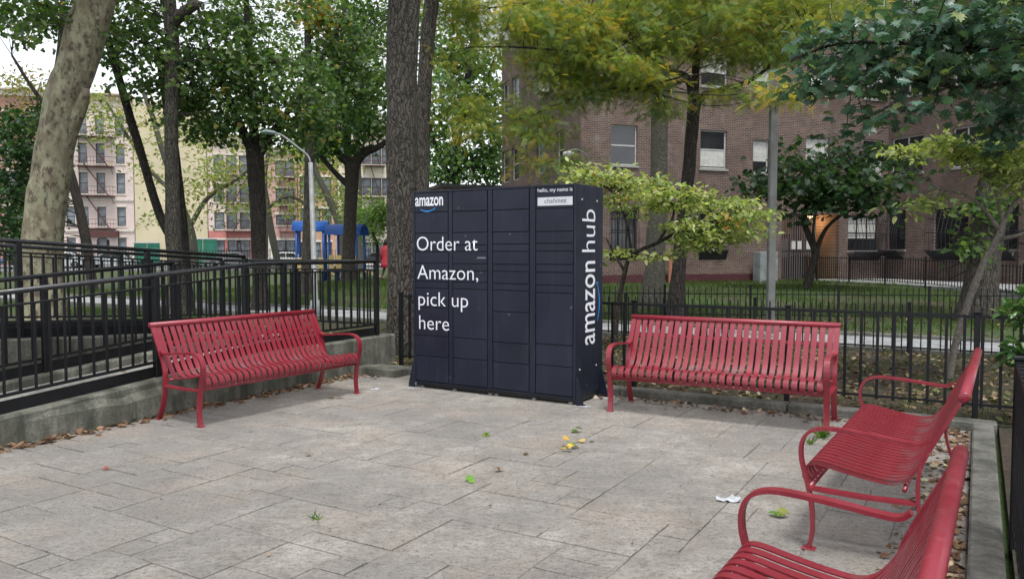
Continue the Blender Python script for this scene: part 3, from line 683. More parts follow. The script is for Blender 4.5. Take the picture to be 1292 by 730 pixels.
# stair handrails by the wing, wall lamp on the corner, utility box, vent pipe
for dz in (0, .45): MB().tube([(LMAIN - .35, -3.6, .35 + dz), (LMAIN - .35, -6.5, 1.75 + dz), (LMAIN - .35, -7.6, 1.75 + dz)], .03, 6).build('stair_rail', DARKM, apt)
for y, z in ((-3.62, .35), (-6.5, 1.75), (-7.6, 1.75)): MB().tube([(LMAIN - .35, y, -.1), (LMAIN - .35, y, z + .45)], .03, 6).build('rail_post', DARKM, apt)
MB().tube(smooth_path([(.25, -.01, 4.5), (.2, -.2, 4.8), (-.05, -.4, 5.1), (-.4, -.5, 5.22), (-.75, -.6, 5.12)], 3), .022, 6).build('wall_lamp_arm', STEEL, apt)
MB().tube([(-.75, -.6, 5.13), (-.75, -.6, 5.08), (-.75, -.6, 5.0), (-.75, -.6, 4.88), (-.75, -.6, 4.8)], [.05, .2, .22, .12, .06], 12).build('wall_lamp_head', FRAMEW, apt, True)
q = tmain(944); q2 = tmain(966)
ub = tag(MB().box(0, q2 - q, -.5, 0, -.3, 1.45, .02).build('utility_box', plain('grey_paint', (.25, .27, .28), .6, 0, .2, 3), None, loc=BC + BU * q - BV * .3, rz=BA), 'grey metal utility box against the brick wall', 'utility box')
q = tmain(846, BC - BV * .35)
pp = BC + BU * q - BV * .35
tag(MB().tube(smooth_path([(0, 0, 0), (0, 0, .9), (-.02, 0, 1.2), (-.14, 0, 1.36), (-.3, 0, 1.33), (-.36, 0, 1.2)], 3), .095, 10).build('vent_pipe', plain('terracotta', (.33, .14, .09), .7), None, True, loc=pp, rz=BA), 'hooked terracotta vent pipe standing by the brick wall', 'pipe')
# low brick annex behind the cabinet
an = thing('annex', 'low flat-roofed brown brick annex just showing above the locker cabinet', 'building', (-3.4, 38.5, .2), BA)
MB().box(0, 3.3, 0, 6, -.3, 4.45).build('wall', BRICK, an); MB().box(-.1, 3.4, -.1, 6.1, 4.45, 4.62).build('coping', DARKM, an)
# walkway between fence and wing
mb = MB(); d_ = -BV; P = BC + WO
pts = [P - BU * 4.3 + BV * .2, P - BU * .2 + BV * .2, P - BU * .2 - BV * 15, P - BU * 4.3 - BV * 15]
mb.add([(p.x, p.y, .385) for p in pts] + [(p.x, p.y, .1) for p in pts], [(0, 1, 2, 3), (0, 4, 5, 1), (1, 5, 6, 2), (2, 6, 7, 3), (3, 7, 4, 0)])
tag(mb.build('walkway', PATHM), kind='structure')

# ---- the street of row houses, about 80 m away
SA = R(13); SO = Vector((-46, 80, 0)); SU = Vector((math.cos(SA), math.sin(SA), 0)); SVn = Vector((-math.sin(SA), math.cos(SA), 0))
def ts(px):
    xr = (px - 646) / 1000; return (xr * SO.y - SO.x) / (SU.x - xr * SU.y)
def depth_at(px): s = ts(px); return SO.y + SU.y * s
def sz(px, py): return at(px, py, depth_at(px)).z
tag(MB().box(-60, 150, -17, -5, -.3, -.01).build('street', plain('asphalt', (.05, .05, .052), .85, 0, .2, 2, .3), None, loc=SO, rz=SA), kind='structure')
tag(MB().box(-60, 150, -5, .3, -.3, .11).box(-60, 150, -19.5, -17, -.3, .11).build('pavement', PATHM, None, loc=SO, rz=SA), kind='structure')
def rowhouse(name, label, px0, px1, top, wallmat, cols_, rows, ww, trim, cornice=None, ground=None, frame=DARKM, glass=GLASSP, door=None):
    s0, s1 = ts(px0), ts(px1); wd = s1 - s0
    t = thing(name, label, 'building', SO + SU * s0, SA)
    hs = []
    for c in cols_:
        x = ts(c) - s0 - ww / 2
        for (a, b_) in rows: hs.append((x, x + ww, a, b_))
    if door: hs.append((ts(door) - s0 - .6, ts(door) - s0 + .6, .1, 2.7))
    hs = [h for h in hs if h[0] > .05 and h[1] < wd - .05]
    zb = ground[0] if ground else -.2
    up = [h for h in hs if h[2] >= zb]; lowr = [h for h in hs if h[2] < zb]
    link('wall', holed_wall(wd, zb, top, up, .25), wallmat, t)
    if ground: link('ground_floor_wall', holed_wall(wd, -.2, zb, [(a, b_, c, min(d, zb - .02)) for a, b_, c, d in lowr], .25), ground[1], t)
    MB().box(0, wd, .3, 9, -.2, top - .01).build('core', wallmat, t)
    for (a, b_, c, d) in hs:
        d = min(d, zb - .02) if (ground and c < zb) else d
        if door and abs((a + b_) / 2 - (ts(door) - s0)) < .05:
            dd = MB().box(a + .03, b_ - .03, .18, .24, c, d).build('door', plain('dark_door', (.03, .02, .018), .5), t); MB().box(a + .25, b_ - .25, .16, .178, c + 1.0, d - .25).build('door_pane', glass, dd); continue
        o = window(t, a, c, b_ - a, d - c, frame, .14, 1, glass=glass, fr=.07)
        MB().box(-.12, b_ - a + .12, -.2, -.142, d - c + .02, d - c + .22).build('lintel', trim, o); MB().box(-.1, b_ - a + .1, -.22, -.142, -.14, -.02).build('sill', trim, o)
    if cornice: MB().prism([(-.6, top), (.1, top), (.1, top - .7), (-.15, top - .7), (-.25, top - .3), (-.6, top - .15)], 'x', -.05, wd + .05).build('cornice', cornice, t)
    return t, wd, s0
def fire_escape(t, x0, x1, levels, mat, flip=1):
    fe = MB().tube([(x0 + .1, -.05, levels[0]), (x0 + .1, -.05, levels[-1])], .02, 4).build('fire_escape', mat, t)
    for i, z in enumerate(levels):
        mb = MB().box(x0, x1, -1.0, -.02, z - .06, z)
        for zz in (.45, .9): mb.tube([(x0, -.02, z + zz), (x0, -1.0, z + zz), (x1, -1.0, z + zz), (x1, -.02, z + zz)], .022, 4)
        for k_ in range(13): mb.tube([(x0 + (x1 - x0) * k_ / 12, -1.0, z), (x0 + (x1 - x0) * k_ / 12, -1.0, z + .9)], .012, 4)
        for xx in (x0 + .2, x1 - .2): mb.tube([(xx, -.95, z - .05), (xx, -.02, z - .75)], .025, 4)
        mb.build('platform', mat, fe)
        if i < len(levels) - 1:
            l = MB(); z2 = levels[i + 1]; xa, xb = (x0 + .8, x1 - .5) if flip > 0 else (x1 - .5, x0 + .8)
            for yy in (-.75, -.35): l.tube([(xb, yy, z), (xa, yy, z2)], .03, 4)
            for k_ in range(9): l.tube([(xb + (xa - xb) * k_ / 9, -.75, z + (z2 - z) * k_ / 9), (xb + (xa - xb) * k_ / 9, -.35, z + (z2 - z) * k_ / 9)], .018, 4)
            l.build('ladder', mat, fe)
CREAM = m_brick('cream_brick', (.70, .57, .53), (.62, .5, .47), (.68, .6, .55), .24, .075, .15); TRIMW = plain('pale_trim', (.62, .57, .5), .7)
FEM = plain('rust_metal', (.09, .035, .03), .7)
RB = m_brick('red_row_brick', (.42, .2, .16), (.34, .16, .13), (.35, .28, .24), .22, .075, .3)
fl = [(sz(120, 285), sz(120, 261)), (sz(120, 244), sz(120, 218)), (sz(120, 206), sz(120, 181)), (sz(120, 169), sz(120, 145)), (.9, sz(120, 301) + .1)]
t, wd, s0 = rowhouse('tenement', 'cream and pink brick tenement with rust-red fire escape', 82, 171, sz(120, 118), CREAM, (91, 108, 130, 155), fl, .82, TRIMW, plain('cornice_paint', (.4, .33, .24), .7), door=131)
fire_escape(t, ts(102) - s0, ts(148) - s0, [sz(120, 288), sz(120, 247), sz(120, 210), sz(120, 173)], FEM)
MB().box(ts(112) - s0, ts(152) - s0, -1.0, -.03, sz(120, 299), sz(120, 291)).build('door_canopy', FEM, t)
for z in (sz(120, 292), sz(120, 253)): MB().box(.02, wd - .02, -.12, -.002, z, z + .22).build('ledge', TRIMW, t)
t, wd, s0 = rowhouse('row_house', 'dark red brick row house, next to the cream tenement, behind the plane tree', -150, 81, sz(30, 112), RB, (-130, -110, -90, -70, -50, -30, -10, 14, 32, 50, 68), [(a, b_) for a, b_ in fl[:4]] + [(.9, 3.0)], .95, TRIMW, TRIMW, door=22)
YEL = plain('ochre_render', (.58, .51, .35), .85, 0, .1, .35, .2)
t, wd, s0 = rowhouse('blank_house', 'tall ochre-yellow rendered house side with a blank wall', 172, 263, sz(200, 128), YEL, (), (), 1, TRIMW, None)
PINKW = m_brick('rose_white_brick', (.70, .56, .51), (.64, .51, .47), (.68, .6, .55), .24, .075, .15); PINK = plain('salmon_paint', (.50, .19, .17), .7, 0, .12, .6)
f2 = [(sz(290, 289), sz(290, 268)), (sz(290, 255), sz(290, 232)), (sz(290, 219), sz(290, 196)), (.4, 2.7)]
t, wd, s0 = rowhouse('row_house', 'row house with white upper floors and salmon-pink shopfront ground floor', 264, 338, sz(290, 170), PINKW, (278, 294, 310, 328), f2, 1.0, TRIMW, TRIMW, (sz(290, 291), PINK), door=303)
fire_escape(t, ts(286) - s0, ts(322) - s0, [sz(290, 292), sz(290, 257), sz(290, 221)], FEM, -1)
PK2 = m_brick('pink_brick', (.56, .32, .28), (.48, .28, .25), (.55, .42, .38), .24, .075, .2)
f3 = [(sz(365, 284), sz(365, 271)), (sz(365, 258), sz(365, 238)), (sz(365, 222), sz(365, 203)), (.4, 2.7)]
t, wd, s0 = rowhouse('row_house', 'pink brick row house with white ground floor, behind the street lamp', 339, 376, sz(365, 186), PK2, (344, 355, 367), f3, .95, TRIMW, TRIMW, (sz(365, 300), TRIMW), door=361)
fire_escape(t, ts(353) - s0, ts(374) - s0, [sz(365, 292), sz(365, 260), sz(365, 225)], FEM, -1)
BRW = m_brick('tan_row_brick', (.48, .28, .18), (.42, .24, .16), (.5, .4, .32), .22, .075, .2)
f4 = [(z, z + 1.9) for z in (.6, 4.2, 7.6, 11.0, 14.4)]
t, wd, s0 = rowhouse('row_house', 'tall tan brick row house behind the blue playground canopies', 377, 426, sz(400, 120), BRW, (386, 399, 413), f4, 1.0, TRIMW, TRIMW)
CRM2 = plain('cream_render', (.64, .57, .46), .8, 0, .1, .5)
t, wd, s0 = rowhouse('row_house', 'tall cream row house with grey windows beside the thick grey trunk', 427, 520, sz(460, 150), CRM2, (437, 450, 463, 476, 489, 503), f4, 1.05, TRIMW, TRIMW)
fire_escape(t, ts(459) - s0, ts(486) - s0, [4.0, 7.4, 10.8, 14.2], FEM)
# green construction hoarding: separate panels
def hoarding(label, px0, px1, zt):
    s0, s1 = ts(px0), ts(px1); t = thing('hoarding', label, 'fence', SO + SU * s0 - SVn * 2.2, SA, 'green hoardings by the ochre house'); n = max(2, int((s1 - s0) / 1.2)); wd = (s1 - s0) / n
    pm = MB().box(.02, wd - .02, 0, .05, .14, zt); pm.box(.02, wd - .02, -.04, -.001, zt - .25, zt - .12).box(.02, wd - .02, -.04, -.001, .3, .42)
    me = pm.mesh('panel'); me.materials.append(plain('green_paint', (.02, .16, .105), .6, 0, .2, .8))
    for i in range(n): link('panel', me, None, t, (i * wd, 0, 0))
    MB().box(0, s1 - s0, -.06, .1, zt, zt + .12).build('capping', FRAMEW, t)
hoarding('green plywood hoarding in front of the ochre wall, beside the cream tenement', 176, 208, 2.35)
hoarding('green plywood hoarding with white capping, by the salmon shopfront', 243, 278, 2.75)

# ---- parked cars
def car(label, s, off, paint, face=1):
    P = SO + SU * s - SVn * off; t = thing('parked_car', label, 'car', (P.x, P.y, -.01), SA + (0 if face > 0 else math.pi), 'cars parked along the street')
    pm = plain('car_' + label.split()[0], paint, .3, .0, .06, spec=.6)
    pr = [(-2.2, .3), (-2.22, .62), (-2.1, .86), (-1.75, .92), (-1.35, 1.3), (-1.0, 1.44), (.1, 1.46), (.45, 1.38), (1.05, .98), (1.9, .84), (2.2, .66), (2.22, .32)]
    v = []; sec = [(-.86, .0), (-.82, .03), (.82, .03), (.86, .0)]
    mb = MB(); P_ = []
    for y in (-.86, -.8, .8, .86):
        k_ = .96 if abs(y) > .83 else 1
        P_.append([(x, y * (1 if z < .95 else 1 - (z - .95) * .32), .3 + (z - .3) * k_) for x, z in pr])
    n = len(pr); f = [(i * n + j, i * n + (j + 1) % n, (i + 1) * n + (j + 1) % n, (i + 1) * n + j) for i in range(3) for j in range(n)] + [tuple(range(n)), tuple(3 * n + j for j in range(n - 1, -1, -1))]
    mb.add(sum(P_, []), f).build('body', pm, t)
    for sgn in (-1, 1):
        MB().prism([(-1.3, .96), (-1.05, 1.34), (-.3, 1.37), (-.3, .96)], 'y', sgn * .8, sgn * .83).build('side_window', GLASS, t); MB().prism([(-.24, .96), (-.24, 1.37), (.35, 1.34), (.85, 1.0)], 'y', sgn * .8, sgn * .83).build('side_window', GLASS, t)
        MB().box(2.1, 2.24, sgn * .7 - .14, sgn * .7 + .14, .6, .74, .02).build('headlight', GLASSP, t); MB().box(-2.26, -2.1, sgn * .7 - .12, sgn * .7 + .12, .66, .84, .02).build('tail_light', plain('tail_red', (.3, .02, .02), .3), t)
        for x in (-1.35, 1.38):
            wh_ = MB().tube([(x, sgn * .68, .32), (x, sgn * .71, .32), (x, sgn * .86, .32), (x, sgn * .89, .32)], [.27, .32, .32, .27], 16).build('wheel', RUBBER, t)
            MB().tube([(x, sgn * .885, .32), (x, sgn * .9, .32)], [.2, .17], 10).build('rim', STEEL, wh_)
    MB().add([(.5, -.66, 1.37), (.5, .66, 1.37), (1.06, .74, 1.0), (1.06, -.74, 1.0)], [(0, 1, 2, 3)]).build('windscreen', GLASS, t); MB().add([(-1.07, -.66, 1.43), (-1.07, .66, 1.43), (-1.43, .72, 1.27), (-1.75, .74, .96), (-1.75, -.74, .96), (-1.43, -.72, 1.27)], [(0, 1, 2, 5), (5, 2, 3, 4)]).build('rear_window', GLASS, t)
for lb, px, c in (('blue parked car seen through the ramp railing beside the plane tree', 5, (.05, .13, .32)), ('white parked car seen through the ramp railing in front of the tenement', 104, (.6, .62, .63)), ('silver parked car by the tenement steps', 160, (.36, .38, .4)),
                  ('grey parked car in front of the salmon shopfront', 298, (.16, .17, .18)), ('pearl parked car behind the playground', 362, (.5, .5, .48)), ('black parked car in front of the tall cream row house', 470, (.03, .03, .035))):
    car(lb, ts(px), 6.4, c, 1 if px % 2 else -1)

# ================================================================== STREET FURNITURE, PLAYGROUND, PERSON
b0 = at(397, 325, 19); sl_ = thing('street_lamp', 'grey street lamp with curved arm and green-grey lamp head among the trees', 'street lamp', (b0.x, b0.y, tz(b0.x, b0.y)), 0)
loc_ = lambda px, py, Y=19: tuple(at(px, py, Y) - Vector(sl_.location))
MB().tube([(0, 0, -.1), (0, 0, .4), (0, 0, .42), loc_(392, 205)], [.12, .12, .07, .055], 12).build('pole', STEEL, sl_, True)
MB().tube(smooth_path([loc_(392, 206), loc_(388, 196), loc_(372, 183), loc_(356, 171), loc_(346, 168)], 3), .024, 8).build('arm', STEEL, sl_, True)
hd = smooth_path([loc_(349, 168.5), loc_(344, 167.5), loc_(336, 166.5), loc_(329, 167)], 3)
o = MB().tube([tuple(p) for p in hd], [.025, .035, .045, .052, .056, .056, .052, .045, .035, .015][:len(hd)], 12).build('lamp_head', plain('verdigris_paint', (.2, .27, .26), .5), sl_, True); o.scale = (1, 2.2, 1)
# square steel pole by the path
p0 = at(972, 395, 14.3)
po = thing('steel_pole', 'tall square grey steel pole in the bed behind a red bench', 'pole', (p0.x, p0.y, 0))
MB().box(-.065, .065, -.065, .065, -.1, 4.25, .012).build('shaft', plain('weathered_steel', (.15, .155, .15), .55, .1, .2, 3), po); MB().box(-.13, .13, -.13, .13, -.02, .1, .01).build('base_plate', STEEL, po); MB().box(-.085, .085, -.085, .085, 4.25, 4.29, .01).build('cap', STEEL, po)
# two playground towers with blue barrel roofs
BLUEP = plain('blue_plastic', (.012, .075, .30), .4, 0, .15, 2); YELP = plain('tan_plastic', (.55, .42, .16), .5, 0, .15, 2)
def play_tower(label, px, Y, rz, py_top=279):
    c = at(px, 320, Y); t = thing('play_tower', label, 'playground tower', (c.x, c.y, tz(c.x, c.y)), rz, 'blue playground towers')
    top = at(px, py_top, Y).z - tz(c.x, c.y); wd, dp = .62, .62; e = top - .5
    for x in (-wd, wd):
        for y in (-dp, dp): MB().tube([(x, y, -.1), (x, y, e)], .06, 8).build('post', BLUEP, t, True)
    arc = [(math.cos(math.pi * i / 10) * .72, math.sin(math.pi * i / 10) * .5) for i in range(11)]
    mb = MB(); n = 11; v = []
    for x in (-.82, .82):
        for k_ in (1, .93): v += [(x, y * k_, e + z * k_ - .02) for y, z in arc]
    f = []
    for i in range(10): f += [(i, i + 1, 2 * n + i + 1, 2 * n + i), (n + i, 3 * n + i, 3 * n + i + 1, n + i + 1), (i, n + i, n + i + 1, i + 1), (2 * n + i, 2 * n + i + 1, 3 * n + i + 1, 3 * n + i)]
    mb.add(v, f).build('roof', BLUEP, t, True)
    MB().box(-.66, .66, -.66, .66, .42, .5).build('deck', DARKM, t)
    for x in (-.5, -.17, .17, .5): MB().box(x - .12, x + .12, -.7, -.665, .52, 1.12, .01).build('panel', YELP, t)
    for x in (-wd,): MB().prism([(-.3, .5), (.3, .5), (.3, .62), (-.3, .62)], 'x', x - .02, x + .02).build('rail', YELP, t)
    sm_ = MB().tube([(wd + .05, 0, .46), (wd + .5, 0, .3), (wd + .8, 0, .18), (wd + 1.1, 0, .12)], .01, flat=(.02, .28), up=(0, 0, 1)).build('slide', YELP, t)
play_tower('blue playground tower with barrel roof, half behind the street lamp pole', 393, 38, R(8), 278)
play_tower('blue playground tower with barrel roof, in front of the forked dark tree', 438, 36, R(-6), 282)
# passer-by in a red coat, half behind the thick trunk
def person(px, Y, hgt, rz):
    c = at(px, 320, Y); t = thing('person', 'person in a long red coat walking beyond the ramp railing beside the thick trunk', 'person', (c.x, c.y, tz(c.x, c.y)), rz)
    J = dict(pel=(0, 0, .95), che=(0, -.01, 1.28), nec=(0, 0, 1.46), hea=(0, -.02, 1.56), top=(0, -.02, 1.68), ls=(-.17, 0, 1.40), le=(-.24, .03, 1.12), lw=(-.23, -.1, .88), lh=(-.23, -.14, .79), rs=(.17, 0, 1.40), re=(.24, .02, 1.12), rw=(.23, .08, .88), rh=(.23, .1, .79),
             lk=(-.1, -.09, .5), la=(-.1, -.16, .09), lt=(-.1, -.29, .03), rk=(.1, .04, .5), ra=(.1, .24, .1), rt=(.1, .12, .03), lp=(-.09, 0, .88), rp=(.09, 0, .88))
    E_ = [('pel', 'che'), ('che', 'nec'), ('nec', 'hea'), ('hea', 'top'), ('che', 'ls'), ('ls', 'le'), ('le', 'lw'), ('lw', 'lh'), ('che', 'rs'), ('rs', 're'), ('re', 'rw'), ('rw', 'rh'), ('pel', 'lp'), ('lp', 'lk'), ('lk', 'la'), ('la', 'lt'), ('pel', 'rp'), ('rp', 'rk'), ('rk', 'ra'), ('ra', 'rt')]
    rad = dict(pel=.14, che=.16, nec=.055, hea=.085, top=.075, ls=.075, le=.05, lw=.035, lh=.035, rs=.075, re=.05, rw=.035, rh=.035, lk=.065, la=.042, lt=.035, rk=.065, ra=.042, rt=.035, lp=.1, rp=.1)
    ks = list(J); me = bpy.data.meshes.new('body'); k = hgt / 1.74
    me.from_pydata([tuple(x * k for x in J[q]) for q in ks], [(ks.index(a), ks.index(b_)) for a, b_ in E_], []); me.update()
    o = link('body', me, plain('person_dark', (.06, .05, .05), .7), t)
    md = o.modifiers.new('skin', 'SKIN'); o.modifiers.new('sub', 'SUBSURF').levels = 1
    for i, q in enumerate(ks): me.skin_vertices[0].data[i].radius = (rad[q] * k, rad[q] * k)
    me.skin_vertices[0].data[0].use_root = True
    coat = plain('red_coat', (.36, .03, .045), .8)
    MB().tube([(0, 0, .52 * k), (0, 0, .7 * k), (0, -.005, .98 * k), (0, -.01, 1.2 * k), (0, -.01, 1.38 * k), (0, 0, 1.47 * k)], [.27, .25, .19, .215, .2, .08], 14).build('coat', coat, t, True)
    for s_ in ('l', 'r'): MB().tube([tuple(x * k for x in J[s_ + q]) for q in ('s', 'e', 'w')], [.095, .075, .06], 8).build('sleeve', coat, t, True)
    MB().tube([(0, .02, 1.5 * k), (0, .03, 1.56 * k), (0, .01, 1.66 * k), (0, -.01, 1.745 * k)], [.085, .105, .105, .03], 10).build('hair', plain('dark_hair', (.015, .012, .01), .6), t, True)
person(488, 33, 1.74, R(150))

# ================================================================== TREES
TEMPL = {
 'simple': (np.array([(0, 0, 0), (.3, .24, .07), (.68, .2, .05), (1, 0, -.1), (.68, -.2, .05), (.3, -.24, .07)]), [(0, 1, 2, 3), (0, 3, 4, 5)]),
 'broad': (np.array([(0, 0, 0), (-.02, .32, .06), (.28, .5, .04), (.42, .27, .05), (.72, .36, .0), (1, 0, -.12), (.72, -.36, .0), (.42, -.27, .05), (.28, -.5, .04), (-.02, -.32, .06)]), [(0, 1, 2, 3, 4, 5), (0, 5, 6, 7, 8, 9)]),
 'lobed': (np.array([(0, 0, 0), (-.05, .28, .05), (.16, .24, .05), (.18, .56, -.02), (.36, .36, .05), (.5, .6, -.04), (.56, .26, .04), (.78, .3, -.03), (.76, .14, .01), (1, 0, -.1),
                    (.76, -.14, .01), (.78, -.3, -.03), (.56, -.26, .04), (.5, -.6, -.04), (.36, -.36, .05), (.18, -.56, -.02), (.16, -.24, .05), (-.05, -.28, .05)]), [tuple(range(10)), (0, 9, 10, 11, 12, 13, 14, 15, 16, 17)]),
}
pv, pf = [(0, .012, 0), (0, -.012, 0), (.5, -.01, -.03), (1, 0, -.14), (.5, .01, -.03)], [(0, 1, 2, 3, 4)]
for i in range(8):
    x = .1 + .115 * i; z = -.14 * x * x; l = .25 * (1 - .45 * abs(x - .45))
    for s_ in (1, -1):
        k = len(pv); pv += [(x, 0, z), (x - .005, s_ * l * .55, z + .012), (x + .05, s_ * l, z - .02), (x + .055, s_ * l * .45, z + .012)]; pf.append((k, k + 1, k + 2, k + 3))
TEMPL['pinnate'] = (np.array(pv), pf)
def leaf_mesh(name, C, Nn, D, size, cols, templ):
    tv, tf = TEMPL[templ]; k = len(tv); N = len(C)
    Nn = Nn / np.linalg.norm(Nn, axis=1, keepdims=True); D = D - Nn * (D * Nn).sum(1, keepdims=True); D /= np.linalg.norm(D, axis=1, keepdims=True) + 1e-9
    B = np.cross(Nn, D)
    V = C[:, None, :] + size[:, None, None] * (tv[None, :, 0:1] * D[:, None] + tv[None, :, 1:2] * B[:, None] + tv[None, :, 2:3] * Nn[:, None])
    V = V.reshape(-1, 3); nl = sum(len(f) for f in tf); me = bpy.data.meshes.new(name)
    me.vertices.add(len(V)); me.vertices.foreach_set('co', V.astype(np.float32).ravel())
    fl_ = np.array([i for f in tf for i in f]); me.loops.add(N * nl)
    me.loops.foreach_set('vertex_index', (fl_[None, :] + (np.arange(N) * k)[:, None]).astype(np.int32).ravel())
    st = np.cumsum([0] + [len(f) for f in tf])[:-1]; me.polygons.add(N * len(tf))
    me.polygons.foreach_set('loop_start', (st[None, :] + (np.arange(N) * nl)[:, None]).astype(np.int32).ravel())
    me.update(calc_edges=True)
    a = me.attributes.new('leafcol', 'FLOAT_COLOR', 'POINT'); cc = np.ones((N, k, 4), np.float32); cc[:, :, :3] = cols[:, None, :] * rng.uniform(.75, 1.25, (N, k, 1))
    a.data.foreach_set('color', cc.ravel()); return me
def palette(n, pal, jit=.25, spray=None):
    P = np.array([p[:3] for p in pal]); wgt = np.array([p[3] for p in pal], float); idx = rng.choice(len(pal), n, p=wgt / wgt.sum())
    if spray is not None:
        si = rng.choice(len(pal), spray.max() + 1, p=wgt / wgt.sum()); keep = rng.random(n) < .62; idx = np.where(keep, si[spray], idx)
    return np.clip(P[idx] * (1 + rng.uniform(-jit, jit, (n, 1))) * (1 + rng.uniform(-.08, .08, (n, 3))), .003, .9)
def wood(mb, pts, sides=9, rough=.06, seed=0):
    """pts: (x,y,z,r); a knobbly tapering limb."""
    Q = smooth_path(pts, 5); P = Q[:, :3]; r = np.maximum(Q[:, 3], .004); m = len(P); T = np.gradient(P, axis=0); T /= np.linalg.norm(T, axis=1, keepdims=True) + 1e-9
    nrm = np.array([1., 0, 0]) if abs(T[0, 0]) < .8 else np.array([0, 1., 0]); v = []
    for i in range(m):
        nrm = nrm - T[i] * nrm.dot(T[i]); nrm /= np.linalg.norm(nrm) + 1e-9; bi = np.cross(T[i], nrm)
        for j in range(sides):
            a = 2 * math.pi * j / sides; k = 1 + rough * (mnoise.noise(Vector((math.cos(a) * 1.6 + seed, math.sin(a) * 1.6, P[i, 2] * 1.3))) * 1.6 + mnoise.noise(Vector((math.cos(a) * 4, math.sin(a) * 4 + seed, P[i, 2] * 4))) * .6)
            v.append(P[i] + (nrm * math.cos(a) + bi * math.sin(a)) * r[i] * k)
    f = [(i * sides + j, i * sides + (j + 1) % sides, (i + 1) * sides + (j + 1) % sides, (i + 1) * sides + j) for i in range(m - 1) for j in range(sides)] + [tuple((m - 1) * sides + j for j in range(sides))]
    mb.add(v, f); return Q
def tree(name, label, cat, limbs, clumps, leaf, bark, pal, group=None, leafmat=None, twig=.55, flare=1.35, sides=12):
    """limbs: polylines of (px, py, Y, half width px), the first starting on the ground. clumps: (px, py, Y, rx px, ry px, rdepth m, sprays).
    leaf: (template, size, leaves per spray, spray radius, flatness, droop, up-tilt)."""
    L3 = []
    for li, lim in enumerate(limbs):
        L3.append([(*at(a, b_, Y), hw * Y / 1000) for a, b_, Y, hw in lim])
    g0 = L3[0][0]; gz = tz(g0[0], g0[1]) - .06
    L3[0][0] = (g0[0], g0[1], gz, g0[3] * flare)
    if len(L3[0]) > 1 and L3[0][1][2] - gz > 1.2: L3[0].insert(1, (g0[0] + (L3[0][1][0] - g0[0]) * .12, g0[1], gz + .5, g0[3]))
    base = Vector((g0[0], g0[1], gz + .06)); t = thing(name, label, cat, base, 0, group); bz = np.array(base)
    mb = MB(); samp = []
    for i, l in enumerate(L3):
        l = [(p[0] - base.x, p[1] - base.y, p[2] - base.z, p[3]) for p in l]
        samp.append(wood(mb, l, sides if i == 0 else max(6, sides - 4), .09 if i == 0 else .06, i * 3.1 + base.x))
    mb.build('trunk', bark, t, True)
    samp = np.vstack(samp); tw = MB(); C, Dn, SPR = [], [], []
    T_, size, per, sr, flat, droop, upt = leaf
    for (px, py, Y, rx, ry, rz_, ns) in clumps:
        c0 = np.array(at(px, py, Y)) - bz; ex = np.array([rx * Y / 1000, rz_, ry * Y / 1000])
        for _ in range(ns):
            d = rng.normal(size=3); d /= np.linalg.norm(d); c = c0 + d * rng.uniform(.15, 1) ** .45 * ex
            m = max(3, int(per * rng.uniform(.55, 1.4))); ax = rng.normal(size=3) * (1, 1, .35); ax /= np.linalg.norm(ax)
            off = rng.normal(size=(m, 3)) * (sr, sr, sr * flat) * .55 + ax * rng.uniform(-1, 1, (m, 1)) * sr
            SPR.append(np.full(m, len(SPR))); C.append(c + off); dd = off + rng.normal(size=(m, 3)) * sr * .6; dd[:, 2] -= droop * sr; Dn.append(dd)
            if rng.random() < twig:
                far = samp[:, 2] < c[2] + (.6 if droop < .7 else 9); S_ = samp[far] if far.any() else samp
                dist = np.linalg.norm(S_[:, :3] - c, axis=1) + .35 * np.abs(S_[:, 2] - c[2]); s_ = S_[np.argmin(dist)]
                ln = np.linalg.norm(c - s_[:3]); r0 = min(s_[3] * .5, .007 + .006 * ln); mid = (s_[:3] * .5 + c * .5) + np.array([0, 0, (.13 if droop < .7 else .03) * ln]) + rng.normal(size=3) * .06 * ln
                e2 = c + ax * sr * .8
                pts = smooth_path([tuple(s_[:3]), tuple(mid), tuple(c), tuple(e2)], 3); tw.tube([tuple(p) for p in pts], list(np.linspace(r0, .003, len(pts))), 4, caps=False)
    if tw.v: tw.build('branches', bark, t, True)['kind'] = 'stuff'
    if C:
        C = np.vstack(C); D = np.vstack(Dn); n = len(C); Nn = rng.normal(size=(n, 3)); Nn[:, 2] = np.abs(Nn[:, 2]) * .6 + upt
        me = leaf_mesh('crown', C, Nn, D, size * rng.uniform(.65, 1.2, n), palette(n, pal, .25, np.concatenate(SPR)), T_); link('crown', me, leafmat or LEAF, t)
    return t
MAPLE = [(.06, .115, .038, 4), (.09, .155, .05, 3), (.14, .205, .07, 1.8), (.035, .072, .03, 1.5), (.26, .24, .06, .25)]
PALEG = [(.2, .26, .08, 3), (.28, .32, .11, 2), (.36, .33, .12, 1.4), (.13, .18, .06, 1.5)]
LOCUST = [(.22, .28, .06, 4), (.16, .24, .08, 3), (.3, .32, .07, 2.6), (.5, .38, .06, 1.0), (.1, .16, .055, 1.5)]
OAK = [(.055, .115, .075, 4), (.08, .155, .10, 3), (.04, .09, .058, 2), (.15, .2, .07, .9)]
DOGW = [(.27, .33, .12, 3), (.36, .41, .17, 2.4), (.18, .25, .08, 2), (.48, .5, .24, 1), (.36, .24, .07, .12)]
YELL = [(.4, .28, .05, 3), (.3, .24, .06, 2), (.16, .18, .05, 1.5)]

